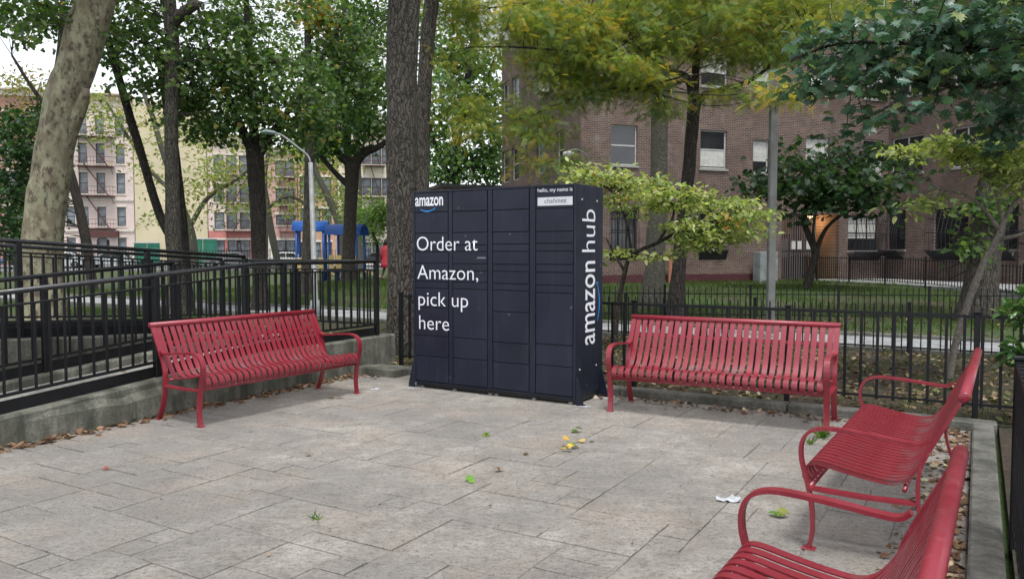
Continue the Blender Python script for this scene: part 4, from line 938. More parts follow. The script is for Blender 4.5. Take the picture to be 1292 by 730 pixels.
# plane tree with mottled bark, far left
tree('plane_tree', 'leaning plane tree with thick pale mottled trunk beside the ramp', 'tree',
     [[(57, 405, 18, 25), (53, 310, 18, 24), (64, 226, 18, 23), (80, 136, 18, 23), (103, 60, 18, 23), (122, 0, 18, 22), (160, -120, 18, 19), (190, -230, 18.5, 12)],
      [(88, 160, 18, 12), (100, 140, 17.9, 8), (106, 124, 17.8, 6.5), (108, 112, 17.8, 5)], [(140, -60, 18, 14), (90, -150, 17, 9), (40, -190, 16.5, 5)], [(150, -90, 18, 12), (220, -170, 18, 8), (280, -220, 18, 4)]],
     [(25, 10, 17.5, 45, 30, 1.2, 20), (60, -60, 17, 90, 60, 2, 40), (200, -120, 18, 120, 60, 2.5, 30)], ('broad', .15, 22, .42, .6, .3, .5), PBARK, MAPLE, flare=1.15, sides=18)
# cluster of dark trunks
tree('dark_tree', 'slim dark straight trunk with a sawn side limb, tree in front of the ochre house', 'tree',
     [[(224, 402, 19, 11), (219, 300, 19, 9.5), (216, 170, 19, 8.5), (217, 60, 19, 8), (213, -20, 19, 7.5), (212, -160, 19, 6)], [(217, 32, 19, 6.5), (230, 18, 18.8, 6.5), (249, 4, 18.6, 6)], [(213, -60, 19, 5), (180, -130, 18.5, 3), (160, -160, 18, 2)]],
     [(190, 60, 19.5, 60, 75, 1.6, 44), (260, 80, 19.5, 52, 90, 1.6, 46), (160, 20, 20, 50, 40, 1.5, 26)], ('broad', .13, 22, .38, .6, .4, .5), BARK, MAPLE, twig=.5)
tree('dark_tree', 'dark trunk leaning away to one side from the slim straight trunk', 'tree',
     [[(236, 396, 20.5, 8), (232, 330, 20.5, 8), (226, 250, 20.5, 7), (214, 150, 20.5, 6), (200, 60, 20.5, 5)], [(230, 310, 20.5, 6), (206, 282, 20.4, 5.5), (174, 181, 20.2, 5.5), (154, 113, 20, 5), (131, 32, 20, 4.5), (118, -20, 20, 4)]],
     [(150, 50, 20, 40, 40, 1.2, 26), (228, 105, 20.5, 42, 45, 1.2, 22), (252, 140, 20.5, 30, 32, 1, 12)], ('broad', .13, 26, .38, .6, .4, .5), BARKD, MAPLE, twig=.45)
# maple left of the street lamp
tree('maple_tree', 'dark green maple with a thick black trunk beside the street lamp', 'tree',
     [[(329, 388, 21, 10), (327, 320, 21, 9.5), (324, 240, 21, 10), (321, 190, 21, 11)], [(321, 195, 21, 7), (306, 165, 20.8, 6), (287, 120, 20.5, 4.5), (262, 60, 20.3, 3), (250, 10, 20, 2)], [(322, 195, 21, 7), (318, 120, 21, 5), (312, 40, 21, 4), (310, -40, 21, 3)], [(325, 200, 21, 6), (345, 165, 21.3, 4.5), (372, 130, 21.6, 3), (395, 100, 22, 2)]],
     [(295, 65, 20.8, 80, 70, 2.2, 62), (350, 105, 21, 70, 60, 2.2, 62), (295, 150, 20.5, 60, 36, 1.6, 34), (375, 155, 21.5, 52, 34, 1.6, 30), (320, -10, 21, 90, 40, 2, 40)], ('broad', .135, 24, .4, .45, .4, .6), BARKD, MAPLE, twig=.4)
tree('maple_tree', 'slender grey-trunked maple with yellowing top behind the street lamp pole', 'tree',
     [[(386, 374, 26, 7), (388, 300, 26, 6.5), (391, 180, 26, 6), (392, 110, 26, 5), (388, 40, 26, 4), (395, -20, 26, 3)], [(391, 140, 26, 4), (420, 100, 26, 2.5), (450, 60, 26, 1.6)], [(390, 95, 26, 4), (408, 68, 26, 4.5), (424, 40, 26, 3), (436, 10, 26, 2)]],
     [(420, 120, 26, 55, 35, 2, 58), (410, 45, 26.5, 60, 45, 2, 60), (460, 90, 27, 40, 50, 1.8, 44)], ('broad', .15, 24, .45, .55, .4, .5), BARK, MAPLE, twig=.4)
tree('maple_tree', 'dark forked tree behind the blue playground towers', 'tree',
     [[(440, 356, 33, 9), (441, 290, 33, 8), (444, 225, 33, 8.5), (446, 205, 33, 10)], [(444, 208, 33, 6.5), (428, 195, 33, 5), (421, 175, 33, 4), (425, 130, 33, 3), (430, 90, 33, 2)], [(448, 205, 33, 7), (460, 192, 33, 6), (476, 186, 33, 4), (494, 172, 33, 3), (510, 140, 33, 2)], [(440, 235, 33, 4), (420, 215, 33, 3.2), (395, 185, 33, 2.4), (375, 160, 33, 1.5)]],
     [(430, 165, 33, 45, 30, 2.2, 60), (470, 130, 33, 40, 45, 2.2, 66), (475, 30, 34, 50, 50, 2.5, 60), (390, 175, 33, 40, 25, 2, 34)], ('broad', .17, 24, .5, .55, .4, .5), BARKD, [(.05, .11, .03, 3), (.075, .15, .04, 3), (.1, .17, .05, 1.5), (.03, .07, .025, 1.5)], twig=.4)
tree('golden_tree', 'tall tree with golden yellow leaves high above the street lamp', 'tree',
     [[(441, 350, 37, 5), (441, 260, 37, 5), (436, 150, 36, 5), (420, 60, 34, 4), (404, 0, 30, 3)]], [(398, 25, 26, 16, 30, .6, 16), (380, -8, 27, 40, 18, 1, 20), (432, 66, 29, 14, 12, .5, 6)], ('broad', .15, 22, .32, .6, .6, .5), BARK, YELL, twig=.4)
# far yellow-green trees in front of the row houses
tree('street_tree', 'pale yellow-green street tree with arching limbs in front of the ochre house', 'tree',
     [[(247, 338, 64, 5.5), (240, 290, 64, 5), (222, 240, 64, 4), (205, 190, 64, 3.5), (190, 140, 64, 3), (170, 90, 64, 2)], [(240, 285, 64, 3.5), (262, 250, 64, 2.8), (300, 225, 64, 2), (330, 200, 64, 1.4)], [(226, 250, 64, 3), (190, 215, 64, 2.4), (160, 170, 64, 2), (135, 130, 64, 1.4)]],
     [(235, 225, 64, 55, 40, 4, 30), (300, 235, 64, 45, 40, 4, 34), (190, 170, 64, 50, 40, 4, 30), (130, 145, 63, 40, 30, 3, 24), (230, 275, 63, 40, 22, 3, 10), (285, 180, 66, 60, 40, 4, 26)], ('simple', .36, 22, .95, .6, .4, .6), BARKG, PALEG, 'street trees', twig=.4)
tree('street_tree', 'pale yellow-green street tree with slanting trunk in front of the pink row house', 'tree',
     [[(352, 338, 60, 4.5), (344, 300, 60, 4.5), (337, 260, 60, 4), (334, 220, 60, 3), (345, 160, 60, 2)], [(338, 262, 60, 2.5), (365, 248, 60, 2), (395, 262, 60, 1.6), (425, 270, 60, 1)]],
     [(360, 220, 60, 45, 40, 4, 30), (400, 215, 61, 40, 40, 4, 24), (375, 265, 60, 35, 20, 3, 12), (340, 170, 62, 50, 30, 4, 20)], ('simple', .34, 22, .9, .6, .4, .6), BARKG, PALEG, 'street trees', twig=.4)
tree('street_tree', 'pale tree with a long bare slanting limb behind the forked dark tree', 'tree',
     [[(436, 345, 46, 5), (428, 285, 46, 5), (415, 250, 46, 4.5), (400, 220, 46, 3.5), (392, 190, 46, 2.5)]], [(430, 255, 47, 22, 18, 2, 16), (410, 200, 47, 30, 22, 2, 18)], ('simple', .3, 22, .7, .6, .4, .6), BARKG, PALEG, 'street trees', twig=.4)
tree('young_tree', 'young light green tree with a thin trunk beside the playground', 'tree',
     [[(475, 342, 40, 2.5), (476, 310, 40, 2), (470, 290, 40, 1.6), (473, 262, 40, 1.2)]], [(466, 280, 40, 26, 26, 1.3, 52), (482, 262, 40, 14, 16, .8, 18)], ('simple', .2, 24, .42, .6, .4, .6), BARKD, [(.12, .22, .05, 3), (.18, .28, .08, 2), (.08, .15, .04, 2)], twig=.5)
# far left dark trees
tree('dark_tree', 'dark leaning trunk with dense dark foliage behind the plane tree', 'tree',
     [[(116, 352, 32, 6), (108, 300, 32, 6), (92, 230, 32, 5.5), (80, 190, 32, 5), (66, 140, 32, 4), (76, 60, 32, 3.5), (80, -20, 32, 3)], [(70, 150, 32, 3), (40, 110, 32, 2.4), (15, 70, 32, 1.5)]],
     [(18, 250, 32, 38, 60, 2, 90), (40, 170, 32, 40, 40, 2, 60), (20, 25, 32, 60, 25, 2, 22), (100, 15, 32, 50, 22, 2, 14), (35, 300, 31, 30, 30, 1.5, 30)], ('broad', .18, 24, .5, .6, .4, .5), BARKD, [(.03, .07, .025, 4), (.045, .1, .03, 2), (.02, .045, .02, 2)], twig=.35)
tree('autumn_tree', 'yellowing tree far off behind the plane tree', 'tree', [[(50, 336, 68, 4), (52, 250, 68, 3), (48, 160, 68, 2)]], [(45, 125, 68, 40, 40, 3, 44), (25, 170, 68, 30, 40, 3, 30)], ('simple', .36, 22, .95, .6, .4, .6), BARKD, [(.2, .2, .05, 3), (.28, .24, .06, 2), (.12, .16, .05, 2), (.3, .16, .08, .8)], twig=.3)
LIGHTG = [(.14, .22, .07, 3), (.2, .28, .1, 2.5), (.09, .15, .05, 2), (.28, .33, .14, 1)]
tree('background_tree', 'tall light green tree far behind the dark green maple', 'tree', [[(334, 340, 52, 4), (332, 240, 52, 3.5), (318, 140, 52, 3.5), (310, 40, 52, 3)], [(301, 150, 52, 2.6), (270, 90, 52, 2)], [(302, 140, 52, 2.6), (345, 80, 52, 2)]],
     [(290, 100, 52, 60, 50, 3, 34), (345, 70, 52, 50, 60, 3, 34), (330, 10, 52, 70, 30, 3, 20)], ('simple', .32, 24, .85, .6, .4, .6), BARKG, LIGHTG, 'light green trees far behind', twig=.3)
tree('background_tree', 'tall light green tree far behind the forked tree and playground', 'tree', [[(455, 340, 54, 5), (452, 240, 54, 4.5), (450, 140, 54, 4), (455, 40, 54, 3)], [(451, 150, 54, 2.6), (420, 90, 54, 2)], [(451, 140, 54, 2.6), (480, 80, 54, 2)]],
     [(430, 110, 54, 50, 45, 3, 30), (475, 70, 54, 45, 60, 3, 36), (440, 20, 54, 70, 35, 3, 24)], ('simple', .32, 24, .85, .6, .4, .6), BARKG, LIGHTG, 'light green trees far behind', twig=.3)
# thick grey trunk beside the locker and the thinner one behind it
tree('pin_oak', 'thick furrowed grey trunk rising behind the locker cabinet at the fence end', 'tree',
     [[(508, 452, 11.7, 20), (507, 380, 11.7, 19), (507, 250, 11.7, 19), (507, 100, 11.7, 19.5), (510, 0, 11.7, 20), (513, -80, 11.7, 19), (520, -220, 11.7, 16), (524, -330, 11.7, 8)], [(512, 5, 11.7, 11), (495, -18, 11.5, 9), (478, -50, 11.2, 8), (440, -120, 11, 4)], [(518, -90, 11.7, 9), (570, -160, 11.2, 5), (640, -210, 10.8, 3)]],
     [(440, -110, 11.3, 90, 45, 1.6, 34), (600, -150, 11, 120, 50, 1.8, 40)], ('broad', .11, 26, .36, .6, .4, .5), BARK, MAPLE, flare=1.12, sides=22, twig=.5)
tree('grey_tree', 'thinner grey trunk close behind the thick furrowed trunk', 'tree',
     [[(536, 424, 15, 10), (533, 330, 15, 9), (533, 200, 15, 9), (537, 80, 15, 9), (546, -10, 15, 9), (556, -110, 15, 7)]], [(560, -70, 15, 70, 40, 1.5, 22)], ('broad', .12, 24, .4, .6, .4, .5), BARK, MAPLE, flare=1.2, twig=.5)
# light green trees between trunk and building
tree('background_tree', 'light green tree filling the gap between grey trunk and brick building', 'tree',
     [[(585, 352, 46, 7), (580, 280, 46, 6), (575, 200, 46, 5), (590, 100, 46, 4), (600, 20, 46, 3)], [(578, 230, 46, 3), (555, 200, 46, 2.5), (540, 150, 46, 2)], [(585, 150, 46, 3), (610, 110, 46, 2), (625, 70, 46, 1.4)]],
     [(575, 45, 47, 55, 55, 3, 90), (600, 110, 47, 36, 50, 3, 80), (560, 130, 46, 32, 50, 3, 50), (590, 205, 46, 45, 26, 2.5, 56), (555, 215, 45, 22, 26, 2, 26), (615, 160, 46, 22, 30, 2, 26), (622, 205, 47, 24, 30, 2, 34), (560, 180, 47, 26, 30, 2, 24)], ('broad', .24, 24, .68, .6, .4, .5), BARKD, [(.09, .18, .055, 3), (.14, .24, .09, 2.5), (.05, .11, .035, 2), (.2, .28, .13, 1)], twig=.3)
# honey locust: feathery yellow-green canopy
tree('honey_locust', 'dark-trunked honey locust with feathery yellow-green canopy in front of the brick building', 'tree',
     [[(853, 402, 18, 11), (856, 340, 18, 9), (866, 245, 18, 8.5), (872, 180, 18, 8), (876, 135, 18, 8)], [(875, 140, 18, 5.5), (868, 100, 17.8, 4.5), (845, 88, 17.4, 3.5), (800, 60, 17, 2.6), (740, 22, 16.5, 2), (690, 5, 16, 1.5), (620, 10, 15.6, 1)],
      [(877, 138, 18, 5.5), (886, 122, 18, 4.5), (905, 115, 17.8, 3.5), (950, 100, 17.4, 2.6), (1000, 60, 17, 1.6), (1060, 40, 16.6, 1)], [(876, 135, 18, 5.5), (880, 60, 18.2, 4.5), (895, 0, 18.4, 4), (905, -90, 18.6, 3)], [(880, 60, 18.2, 3), (868, 20, 18.5, 2.6), (862, -40, 19, 2)],
      [(868, 100, 17.8, 2.6), (830, 112, 17, 1.8), (770, 112, 16.4, 1.3), (715, 128, 16, 1), (660, 150, 15.6, .7)], [(845, 88, 17.4, 2.6), (760, 70, 16, 1.8), (660, 60, 15.2, 1.3), (590, 60, 15, .8)]],
     [(880, 30, 17.5, 90, 38, 2, 56), (785, 55, 16.8, 80, 36, 1.8, 56), (710, 50, 16, 60, 36, 1.6, 40), (640, 22, 15.6, 60, 24, 1.4, 22), (960, 45, 17.2, 70, 40, 1.6, 40), (770, 92, 16.4, 70, 16, 1.4, 32), (700, 105, 16, 40, 18, 1.2, 14),
      (815, 100, 16.8, 40, 12, 1, 9), (950, 70, 17.2, 45, 14, 1, 12), (760, 122, 16.4, 22, 8, .4, 4), (920, 122, 17, 26, 8, .4, 4), (833, 125, 16.8, 16, 22, .5, 8), (672, 165, 15.8, 30, 30, .9, 13), (585, 100, 15.4, 36, 60, 1, 12), (580, 10, 15.4, 40, 20, 1, 10), (760, -5, 17, 160, 24, 2, 56), (900, -12, 17.6, 140, 24, 2, 44), (605, 155, 15.4, 30, 24, .8, 6), (690, 205, 15.8, 26, 10, .5, 5), (975, 112, 13.8, 30, 10, .5, 7), (990, 15, 17.4, 70, 30, 1.6, 34), (1070, 10, 17, 60, 24, 1.6, 20)],
     ('pinnate', .2, 50, .38, .38, .7, .6), BARKD, LOCUST, twig=.6, flare=1.2)
tree('grey_tree', 'stout mossy grey trunk against the brick wall, between the two white windows', 'tree',
     [[(824, 388, 22, 15), (826, 330, 22, 12.5), (831, 230, 22, 11), (833, 120, 22, 10.5), (836, 0, 22, 10), (838, -120, 22, 8)], [(836, -60, 22, 5), (790, -130, 21.5, 3)]], [(830, -110, 22, 120, 40, 2.5, 40)], ('broad', .15, 24, .45, .6, .4, .5), BARKG, MAPLE, twig=.5, flare=1.35)
# layered pale shrub trees (large-leaved)
tree('dogwood', 'pale green layered dogwood behind the locker cabinet and a red bench', 'shrub',
     [[(776, 446, 12.3, 3.6), (778, 400, 12.3, 3.2), (787, 350, 12.3, 3), (797, 322, 12.3, 2.6), (830, 306, 12.2, 2.2), (860, 290, 12.1, 1.8), (890, 280, 12, 1.2)], [(790, 345, 12.3, 2.2), (775, 320, 12.4, 1.6), (765, 300, 12.4, 1)], [(797, 322, 12.3, 2), (790, 280, 12.4, 1.8), (775, 245, 12.4, 1.4), (750, 228, 12.4, 1)], [(830, 306, 12.2, 1.8), (850, 270, 12, 1.5), (840, 240, 12, 1)], [(870, 285, 12, 1.5), (920, 270, 11.8, 1.2), (955, 265, 11.7, .8)]],
     [(748, 220, 12.4, 34, 5, .6, 16), (792, 230, 12.3, 44, 6, .7, 22), (842, 246, 12, 40, 6, .6, 18), (818, 262, 12.2, 34, 5, .5, 11), (905, 258, 12, 40, 6, .6, 18), (940, 272, 11.8, 34, 7, .6, 20), (885, 286, 11.9, 44, 7, .7, 24), (925, 298, 11.8, 30, 5, .5, 12), (872, 307, 12, 32, 6, .5, 15), (765, 250, 12.4, 22, 5, .4, 8), (785, 322, 12.3, 16, 8, .3, 5), (828, 322, 12.2, 14, 5, .3, 3)],
     ('simple', .105, 24, .2, .2, .1, .9), BARKD, DOGW, 'pale layered dogwoods', twig=.7, flare=1.1)
tree('dogwood', 'pale green layered dogwood with bare grey stems beside the leaning trunk and the corner bench', 'shrub',
     [[(1196, 486, 9.6, 4.6), (1204, 440, 9.6, 4.4), (1222, 380, 9.6, 4.2), (1242, 330, 9.6, 4), (1258, 302, 9.6, 4), (1268, 275, 9.6, 3)], [(1258, 302, 9.6, 3), (1285, 297, 9.4, 2.4), (1320, 286, 9.2, 2)], [(1262, 290, 9.6, 2.6), (1240, 262, 9.7, 2), (1215, 245, 9.8, 1.5), (1180, 238, 9.9, 1)], [(1268, 275, 9.6, 2.6), (1290, 240, 9.5, 2), (1310, 210, 9.4, 1.4)], [(1266, 280, 9.6, 2), (1250, 230, 9.6, 1.5), (1220, 205, 9.7, 1)]],
     [(1245, 192, 9.6, 45, 10, .5, 34), (1275, 205, 9.4, 36, 14, .5, 34), (1210, 183, 9.7, 30, 8, .4, 16), (1170, 258, 9.9, 26, 5, .3, 8), (1150, 190, 10, 24, 9, .3, 9), (1290, 230, 9.4, 20, 14, .4, 12)],
     ('simple', .11, 18, .18, .25, .1, 1.0), plain('pale_grey_bark', (.16, .14, .12), .9, 0, .3, 30, .6), DOGW, 'pale layered dogwoods', twig=.7, flare=1.1)
# small dark tree on the lawn
tree('small_tree', 'small dark green tree with twisted trunk on the lawn by the entrance gate', 'tree',
     [[(1018, 360, 27, 5), (1024, 340, 27, 4.5), (1029, 318, 27, 5), (1022, 300, 27, 4), (1014, 275, 27, 3.4), (1024, 245, 27, 2.8), (1040, 210, 27, 2)], [(1029, 318, 27, 3.4), (1040, 292, 26.8, 2.6), (1056, 275, 26.6, 2), (1080, 262, 26.4, 1.4)], [(1029, 316, 27, 2.2), (1026, 290, 26.7, 1.6), (1030, 265, 26.6, 1.2)]],
     [(1005, 225, 26.5, 55, 26, 1.6, 34), (1070, 240, 26.2, 60, 34, 1.6, 44), (1045, 197, 27, 66, 22, 1.6, 30), (965, 238, 26.8, 34, 12, .8, 16), (1115, 225, 26.4, 40, 44, 1.2, 30), (1040, 262, 26.4, 44, 18, 1, 18)],
     ('lobed', .23, 13, .5, .3, .35, .8), BARKD, [(.035, .075, .036, 4), (.045, .085, .038, 2), (.02, .045, .025, 2), (.08, .13, .06, .5)], twig=.5)
# leaning trunk far right
tree('leaning_tree', 'thick leaning grey-brown trunk at the fence by the brick wing', 'tree',
     [[(1232, 404, 18.6, 22), (1237, 360, 18.6, 20), (1244, 300, 18.6, 19), (1251, 250, 18.6, 18), (1268, 170, 18.6, 15), (1280, 90, 18.6, 14), (1290, 0, 18.6, 13), (1300, -120, 18.6, 10)], [(1268, 170, 18.6, 8), (1230, 110, 18, 5), (1180, 70, 17.5, 3)]],
     [(1270, 60, 18.5, 50, 60, 1.5, 40), (1200, 40, 18, 60, 40, 1.5, 30), (1242, 268, 18.2, 18, 22, .5, 10), (1225, 320, 18.2, 8, 14, .3, 4), (1262, -60, 18.5, 120, 40, 2, 30)], ('broad', .14, 24, .4, .6, .4, .5), BARK, MAPLE, twig=.5)
# near oak, trunk out of frame to the right, boughs reaching in
tree('near_oak', 'near tree with large glossy blue-green lobed leaves overhanging the fence corner', 'tree',
     [[(1560, 500, 9.2, 24), (1556, 380, 9.2, 22), (1550, 200, 9.2, 20), (1540, 60, 9.2, 18), (1530, -120, 9.2, 12)], [(1546, 120, 9.2, 9), (1440, 70, 9, 6), (1340, 50, 8.8, 4.5), (1240, 62, 8.6, 3.4), (1150, 55, 8.4, 2.6), (1060, 55, 8.3, 2), (1000, 75, 8.2, 1.3)], [(1340, 50, 8.8, 3), (1280, 100, 8.5, 2.2), (1200, 110, 8.4, 1.6), (1120, 90, 8.4, 1.1)], [(1550, 200, 9.2, 6), (1420, 150, 9, 4), (1330, 130, 8.8, 3), (1270, 150, 8.7, 2)], [(1150, 55, 8.4, 1.8), (1080, 95, 8.3, 1.4), (1010, 115, 8.2, 1)], [(1420, 80, 9, 4), (1350, 10, 8.8, 3), (1270, 0, 8.7, 2)]],
     [(1130, 40, 8.4, 90, 16, .6, 20), (1060, 62, 8.3, 50, 16, .5, 14), (1200, 48, 8.5, 60, 24, .6, 17), (1270, 60, 8.6, 40, 34, .6, 17), (1030, 108, 8.2, 50, 12, .4, 12), (1140, 95, 8.4, 70, 14, .5, 17), (1230, 98, 8.5, 46, 16, .5, 14), (1275, 130, 8.6, 34, 34, .5, 18), (1190, 5, 8.6, 70, 14, .6, 9), (1180, 140, 8.4, 30, 5, .3, 3), (1120, 145, 8.4, 40, 6, .3, 3), (1090, 160, 8.4, 26, 6, .3, 3), (1290, 20, 8.7, 40, 20, .5, 7), (1280, 170, 8.7, 26, 16, .4, 6)],
     ('lobed', .125, 13, .27, .28, .3, .9), BARKD, OAK, twig=.75, leafmat=LEAFG, flare=1.2)
# leafy shrub poking in at the right edge
tree('leafy_shrub', 'bright green leafy shrub beyond the corner of the iron fences', 'shrub',
     [[(1330, 540, 7.1, 5), (1322, 480, 7.1, 4), (1310, 430, 7, 3), (1300, 390, 6.9, 2)], [(1320, 470, 7.1, 3), (1300, 455, 7, 2), (1290, 445, 6.9, 1.4)]],
     [(1306, 395, 6.95, 22, 24, .25, 11), (1308, 440, 6.95, 22, 24, .25, 11), (1324, 420, 7, 30, 40, .3, 14)], ('simple', .11, 14, .12, .5, .1, .8), BARKD, [(.05, .12, .035, 3), (.08, .17, .045, 2), (.14, .24, .07, 1)], twig=.8, leafmat=LEAFG)

# ================================================================== GRASS, LITTER AND SMALL THINGS
TEMPL['blade'] = (np.array([(0, .05, 0), (0, -.05, 0), (.55, -.035, .06), (1, 0, .22), (.55, .035, .06)]), [(0, 1, 2, 3, 4)])
def scatter(name, label, cat, pts, templ, size, pal, mat, lift, flat=True, jit=.3):
    P = np.array(pts); n = len(P); P[:, 2] += lift * rng.uniform(.4, 1.3, n)
    if flat: N_ = rng.normal(size=(n, 3)) * .35; N_[:, 2] += 1; D = rng.normal(size=(n, 3)); D[:, 2] *= .2
    else: N_ = rng.normal(size=(n, 3)); N_[:, 2] *= .2; D = rng.normal(size=(n, 3)) * .35; D[:, 2] = 1
    o = link(name, leaf_mesh(name, P, N_, D, size * rng.uniform(.5, 1.25, n), palette(n, pal, jit), templ), mat); tag(o, label, cat, kind='stuff'); return o
GR = [(.06, .12, .022, 3), (.09, .16, .035, 2), (.13, .18, .05, 1), (.16, .15, .06, .5)]
pts = []
while len(pts) < 52000:
    X, Y = rng.uniform(-24, 15), rng.uniform(16, 33) ** 1.0
    if abs(X) > Y * .72: continue
    q = Vector((X, Y, 0)) - PO; v_ = q.dot(PV)
    if 4.4 < v_ < 7.2 or v_ < 2.5: continue
    if mnoise.noise(Vector((X * .45, Y * .45, 3))) > .12 and rng.random() < .8: continue
    pts.append((X, Y, tz(X, Y) - .045))
scatter('lawn_grass', 'short green grass of the lawns behind the fences', 'grass', pts, 'blade', .13, GR, LEAF, .01, False)
pts = [tuple(pl(rng.uniform(-4, 13), rng.uniform(-.5, 4.5), .03)) for _ in range(9000)]
pts = [p for p in pts if mnoise.noise(Vector((p[0] * .9, p[1] * .9, 8))) > .0]
scatter('bed_weeds', 'sparse green weeds in the planting bed', 'weeds', pts, 'blade', .09, GR, LEAF, .01, False)
DRY = [(.26, .15, .07, 3), (.36, .24, .12, 2), (.16, .085, .045, 2.5), (.42, .3, .12, .7), (.1, .06, .035, 2), (.45, .38, .26, .8)]
DULL = [(.13, .09, .055, 3), (.2, .15, .09, 2), (.08, .055, .035, 3), (.28, .23, .14, .8), (.12, .13, .05, 1)]
pts = [tuple(pl(rng.uniform(-3, 13.5), rng.uniform(-.55, 4.5), .045)) for _ in range(11000)] + [tuple(pl(rng.uniform(-6, 14), rng.uniform(7.2, 12), .0)) for _ in range(1500)]
pts = [(x, y, z + tz(x, y)) for x, y, z in pts]
scatter('leaf_litter', 'brown fallen leaves covering the planting bed behind the fence', 'leaves', pts, 'lobed', .06, DULL, DRYM, .012)
BRN = [(.17, .10, .06, 3), (.24, .155, .095, 2), (.1, .06, .04, 3), (.32, .24, .16, .7)]
RU, RN = Vector((math.cos(RA), math.sin(RA), 0)), Vector((-math.sin(RA), math.cos(RA), 0))
pts = []
for _ in range(620):
    s = rng.uniform(-1.4, 4.4); k = 1 if s < 2.9 else 2.2
    p = RO + RU * s - RN * abs(rng.normal()) * .085 * k - RN * .02; pts.append((p.x, p.y, .0))
for _ in range(230):
    p = RO + RU * rng.normal(3.95, .28) - RN * (abs(rng.normal()) * .22 + .03); pts.append((p.x, p.y, abs(rng.normal()) * .03))
scatter('leaf_litter', 'brown dead leaves drifted along the foot of the ramp wall', 'leaves', pts, 'lobed', .065, BRN, DRYM, .012)
pts = []
for _ in range(950):
    p = pl(7.2 - abs(rng.normal()) * .16, rng.uniform(-8, -.85)); pts.append((p.x, p.y, .003))
for _ in range(260):
    p = pl(rng.uniform(3.6, 7.2), -.8 - abs(rng.normal()) * .13); pts.append((p.x, p.y, .003))
scatter('leaf_litter', 'brown crumbled leaves gathered along the side kerb behind the benches', 'leaves', pts, 'lobed', .05, BRN + [(.4, .34, .24, .8)], DRYM, .01)
pts = [tuple(RO + RU * rng.uniform(-2, 4) + RN * rng.uniform(.3, 1.35) + Vector((0, 0, .37))) for _ in range(60)]
pts = [(x, y, rtop1((Vector((x, y, 0)) - RO).dot(RU)) - .085) for x, y, z in pts]
scatter('leaf_litter', 'dead leaves lying on the ramp walkway', 'leaves', pts, 'lobed', .08, DRY, DRYM, .012)
# single leaves and scraps on the paving
def small_leaf(label, px, py, size, pal, n=1, spread=.0, templ='lobed', name='fallen_leaf', cat='leaf', group='stray leaves on the paving'):
    c = gnd(px, py); cols = palette(n, pal, .2); t = thing(name, label, cat, (c.x, c.y, .002), rng.uniform(0, 6), group) if n > 1 else None
    for i in range(n):
        N_ = rng.normal(size=(1, 3)) * .25; N_[:, 2] += 1
        me = leaf_mesh('leaf', np.zeros((1, 3)), N_, rng.normal(size=(1, 3)) * (1, 1, .15), size * rng.uniform(.8, 1.2, 1), cols[i:i + 1], templ)
        if n > 1: link('leaf', me, DRYM, t, (rng.normal() * spread, rng.normal() * spread, .012 + .01 * i))
        else: tag(link(name, me, DRYM, None, (c.x, c.y, .014)), label, cat, group)
GRN = [(.1, .2, .04, 2), (.18, .26, .05, 1)]
small_leaf('small sprig of yellow and green leaves lying on the paving in front of the locker', 718, 568, .055, YELL + GRN, 8, .05, name='leaf_sprig', cat='leaves', group=None)
small_leaf('single green leaf nearest the locker cabinet on the paving', 726, 544, .06, GRN, 3, .03)
small_leaf('lone bright green leaf in the middle of the paving', 597, 607, .06, GRN, 2, .03)
small_leaf('faded green leaf lying flat between the locker and the open paving', 615, 549, .06, GRN + YELL, 2, .02)
small_leaf('yellow and green leaves by the front leg of the corner bench', 976, 650, .065, YELL + GRN, 3, .035)
small_leaf('tan curled leaf on the paving beside the leaf sprig', 742, 559, .055, DRY, 2, .02)
small_leaf('pale dry leaf in the open centre of the paving', 628, 594, .05, DRY, 2, .03)
small_leaf('pale brown leaf past the yellow leaf sprig', 664, 573, .05, DRY, 1)
small_leaf('reddish leaf on the bare paving, toward the ramp wall', 131, 592, .06, [(.3, .1, .07, 1)], 1)
small_leaf('brown leaf in front of the ramp bench', 424, 502, .08, DRY, 2, .02)
small_leaf('dry leaf on the paving under the ramp bench front', 386, 575, .04, DRY, 1)
for i in range(34):
    px, py = rng.uniform(20, 1000), rng.uniform(515, 725); c = gnd(px, py)
    if abs(c.x) > 4: continue
    small_leaf('tiny dark crumb of leaf on the paving', px, py, .02, [(.06, .045, .03, 2), (.3, .22, .12, 1)], 1, 0, 'broad', group='tiny leaf crumbs on the paving')
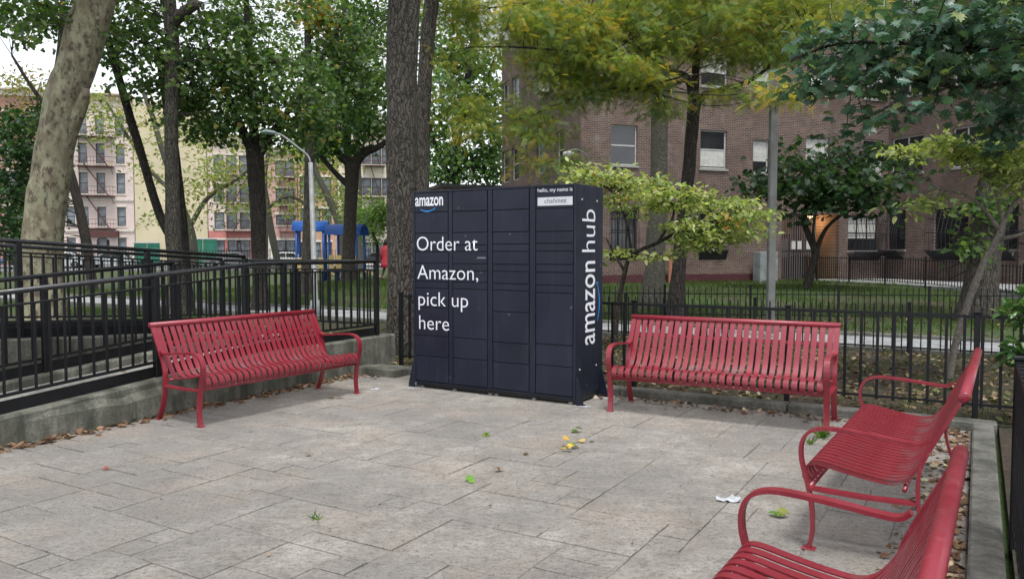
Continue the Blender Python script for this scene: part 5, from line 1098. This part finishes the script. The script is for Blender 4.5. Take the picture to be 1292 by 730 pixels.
def weed(label, px, py, n, size):
    c = gnd(px, py); P = np.array([(rng.normal() * .012, rng.normal() * .012, 0) for _ in range(n)]); N_ = rng.normal(size=(n, 3)); N_[:, 2] *= .3; D = rng.normal(size=(n, 3)); D[:, 2] = .9
    tag(link('weed', leaf_mesh('weed', P, N_, D, size * rng.uniform(.5, 1.2, n), palette(n, GRN), 'blade'), LEAF, None, (c.x, c.y, 0)), label, 'weed', 'weeds in the paving joints')
weed('tuft of green weeds growing by the arm of the corner bench', 1036, 552, 46, .13); weed('small weed tuft near the front foot of the bench by the locker', 1022, 560, 20, .09); weed('tiny dark weed in an open paving joint', 400, 655, 12, .07)
def scrap(label, px, py, w_, d_, mat, hgt=.03):
    c = gnd(px, py); r = random.Random(px); n = 6; v = []; f = []
    for j in range(n + 1):
        for i in range(n + 1):
            x, y = (i / n - .5) * w_, (j / n - .5) * d_; z = hgt * max(0, .25 + mnoise.noise(Vector((x * 25 + px, y * 25, 0))) + .5 * mnoise.noise(Vector((x * 60, y * 60 + px, 2)))) + .003; v.append((x + r.uniform(-.006, .006), y + r.uniform(-.006, .006), z))
    f = [(j * (n + 1) + i, j * (n + 1) + i + 1, (j + 1) * (n + 1) + i + 1, (j + 1) * (n + 1) + i) for j in range(n) for i in range(n)]
    tag(MB().add(v, f).build('paper_scrap', mat, None, loc=(c.x, c.y, 0), rz=r.uniform(-.6, .6)), label, 'litter', 'paper scraps on the paving')
PAPER = plain('paper', (.45, .47, .5), .7, 0, .1)
scrap('crumpled white and black paper wrapper on the paving before the benches', 918, 631, .15, .07, PAPER, .035); scrap('small white paper scrap near the ramp bench', 473, 491, .09, .05, PAPER, .015)
scrap('white splash of grout paper at the locker bracket foot', 738, 513, .12, .06, PAPER, .004); scrap('white grout patch beside the rear locker bracket foot', 765, 503, .09, .05, PAPER, .004); scrap('white grout patch at the locker foot by the fence end', 519, 490, .09, .04, PAPER, .004)
scrap('torn coloured sweet wrapper in the dead leaves at the side kerb', 1236, 668, .08, .06, plain('wrapper', (.5, .5, .35), .4, 0, .5, 40), .03)
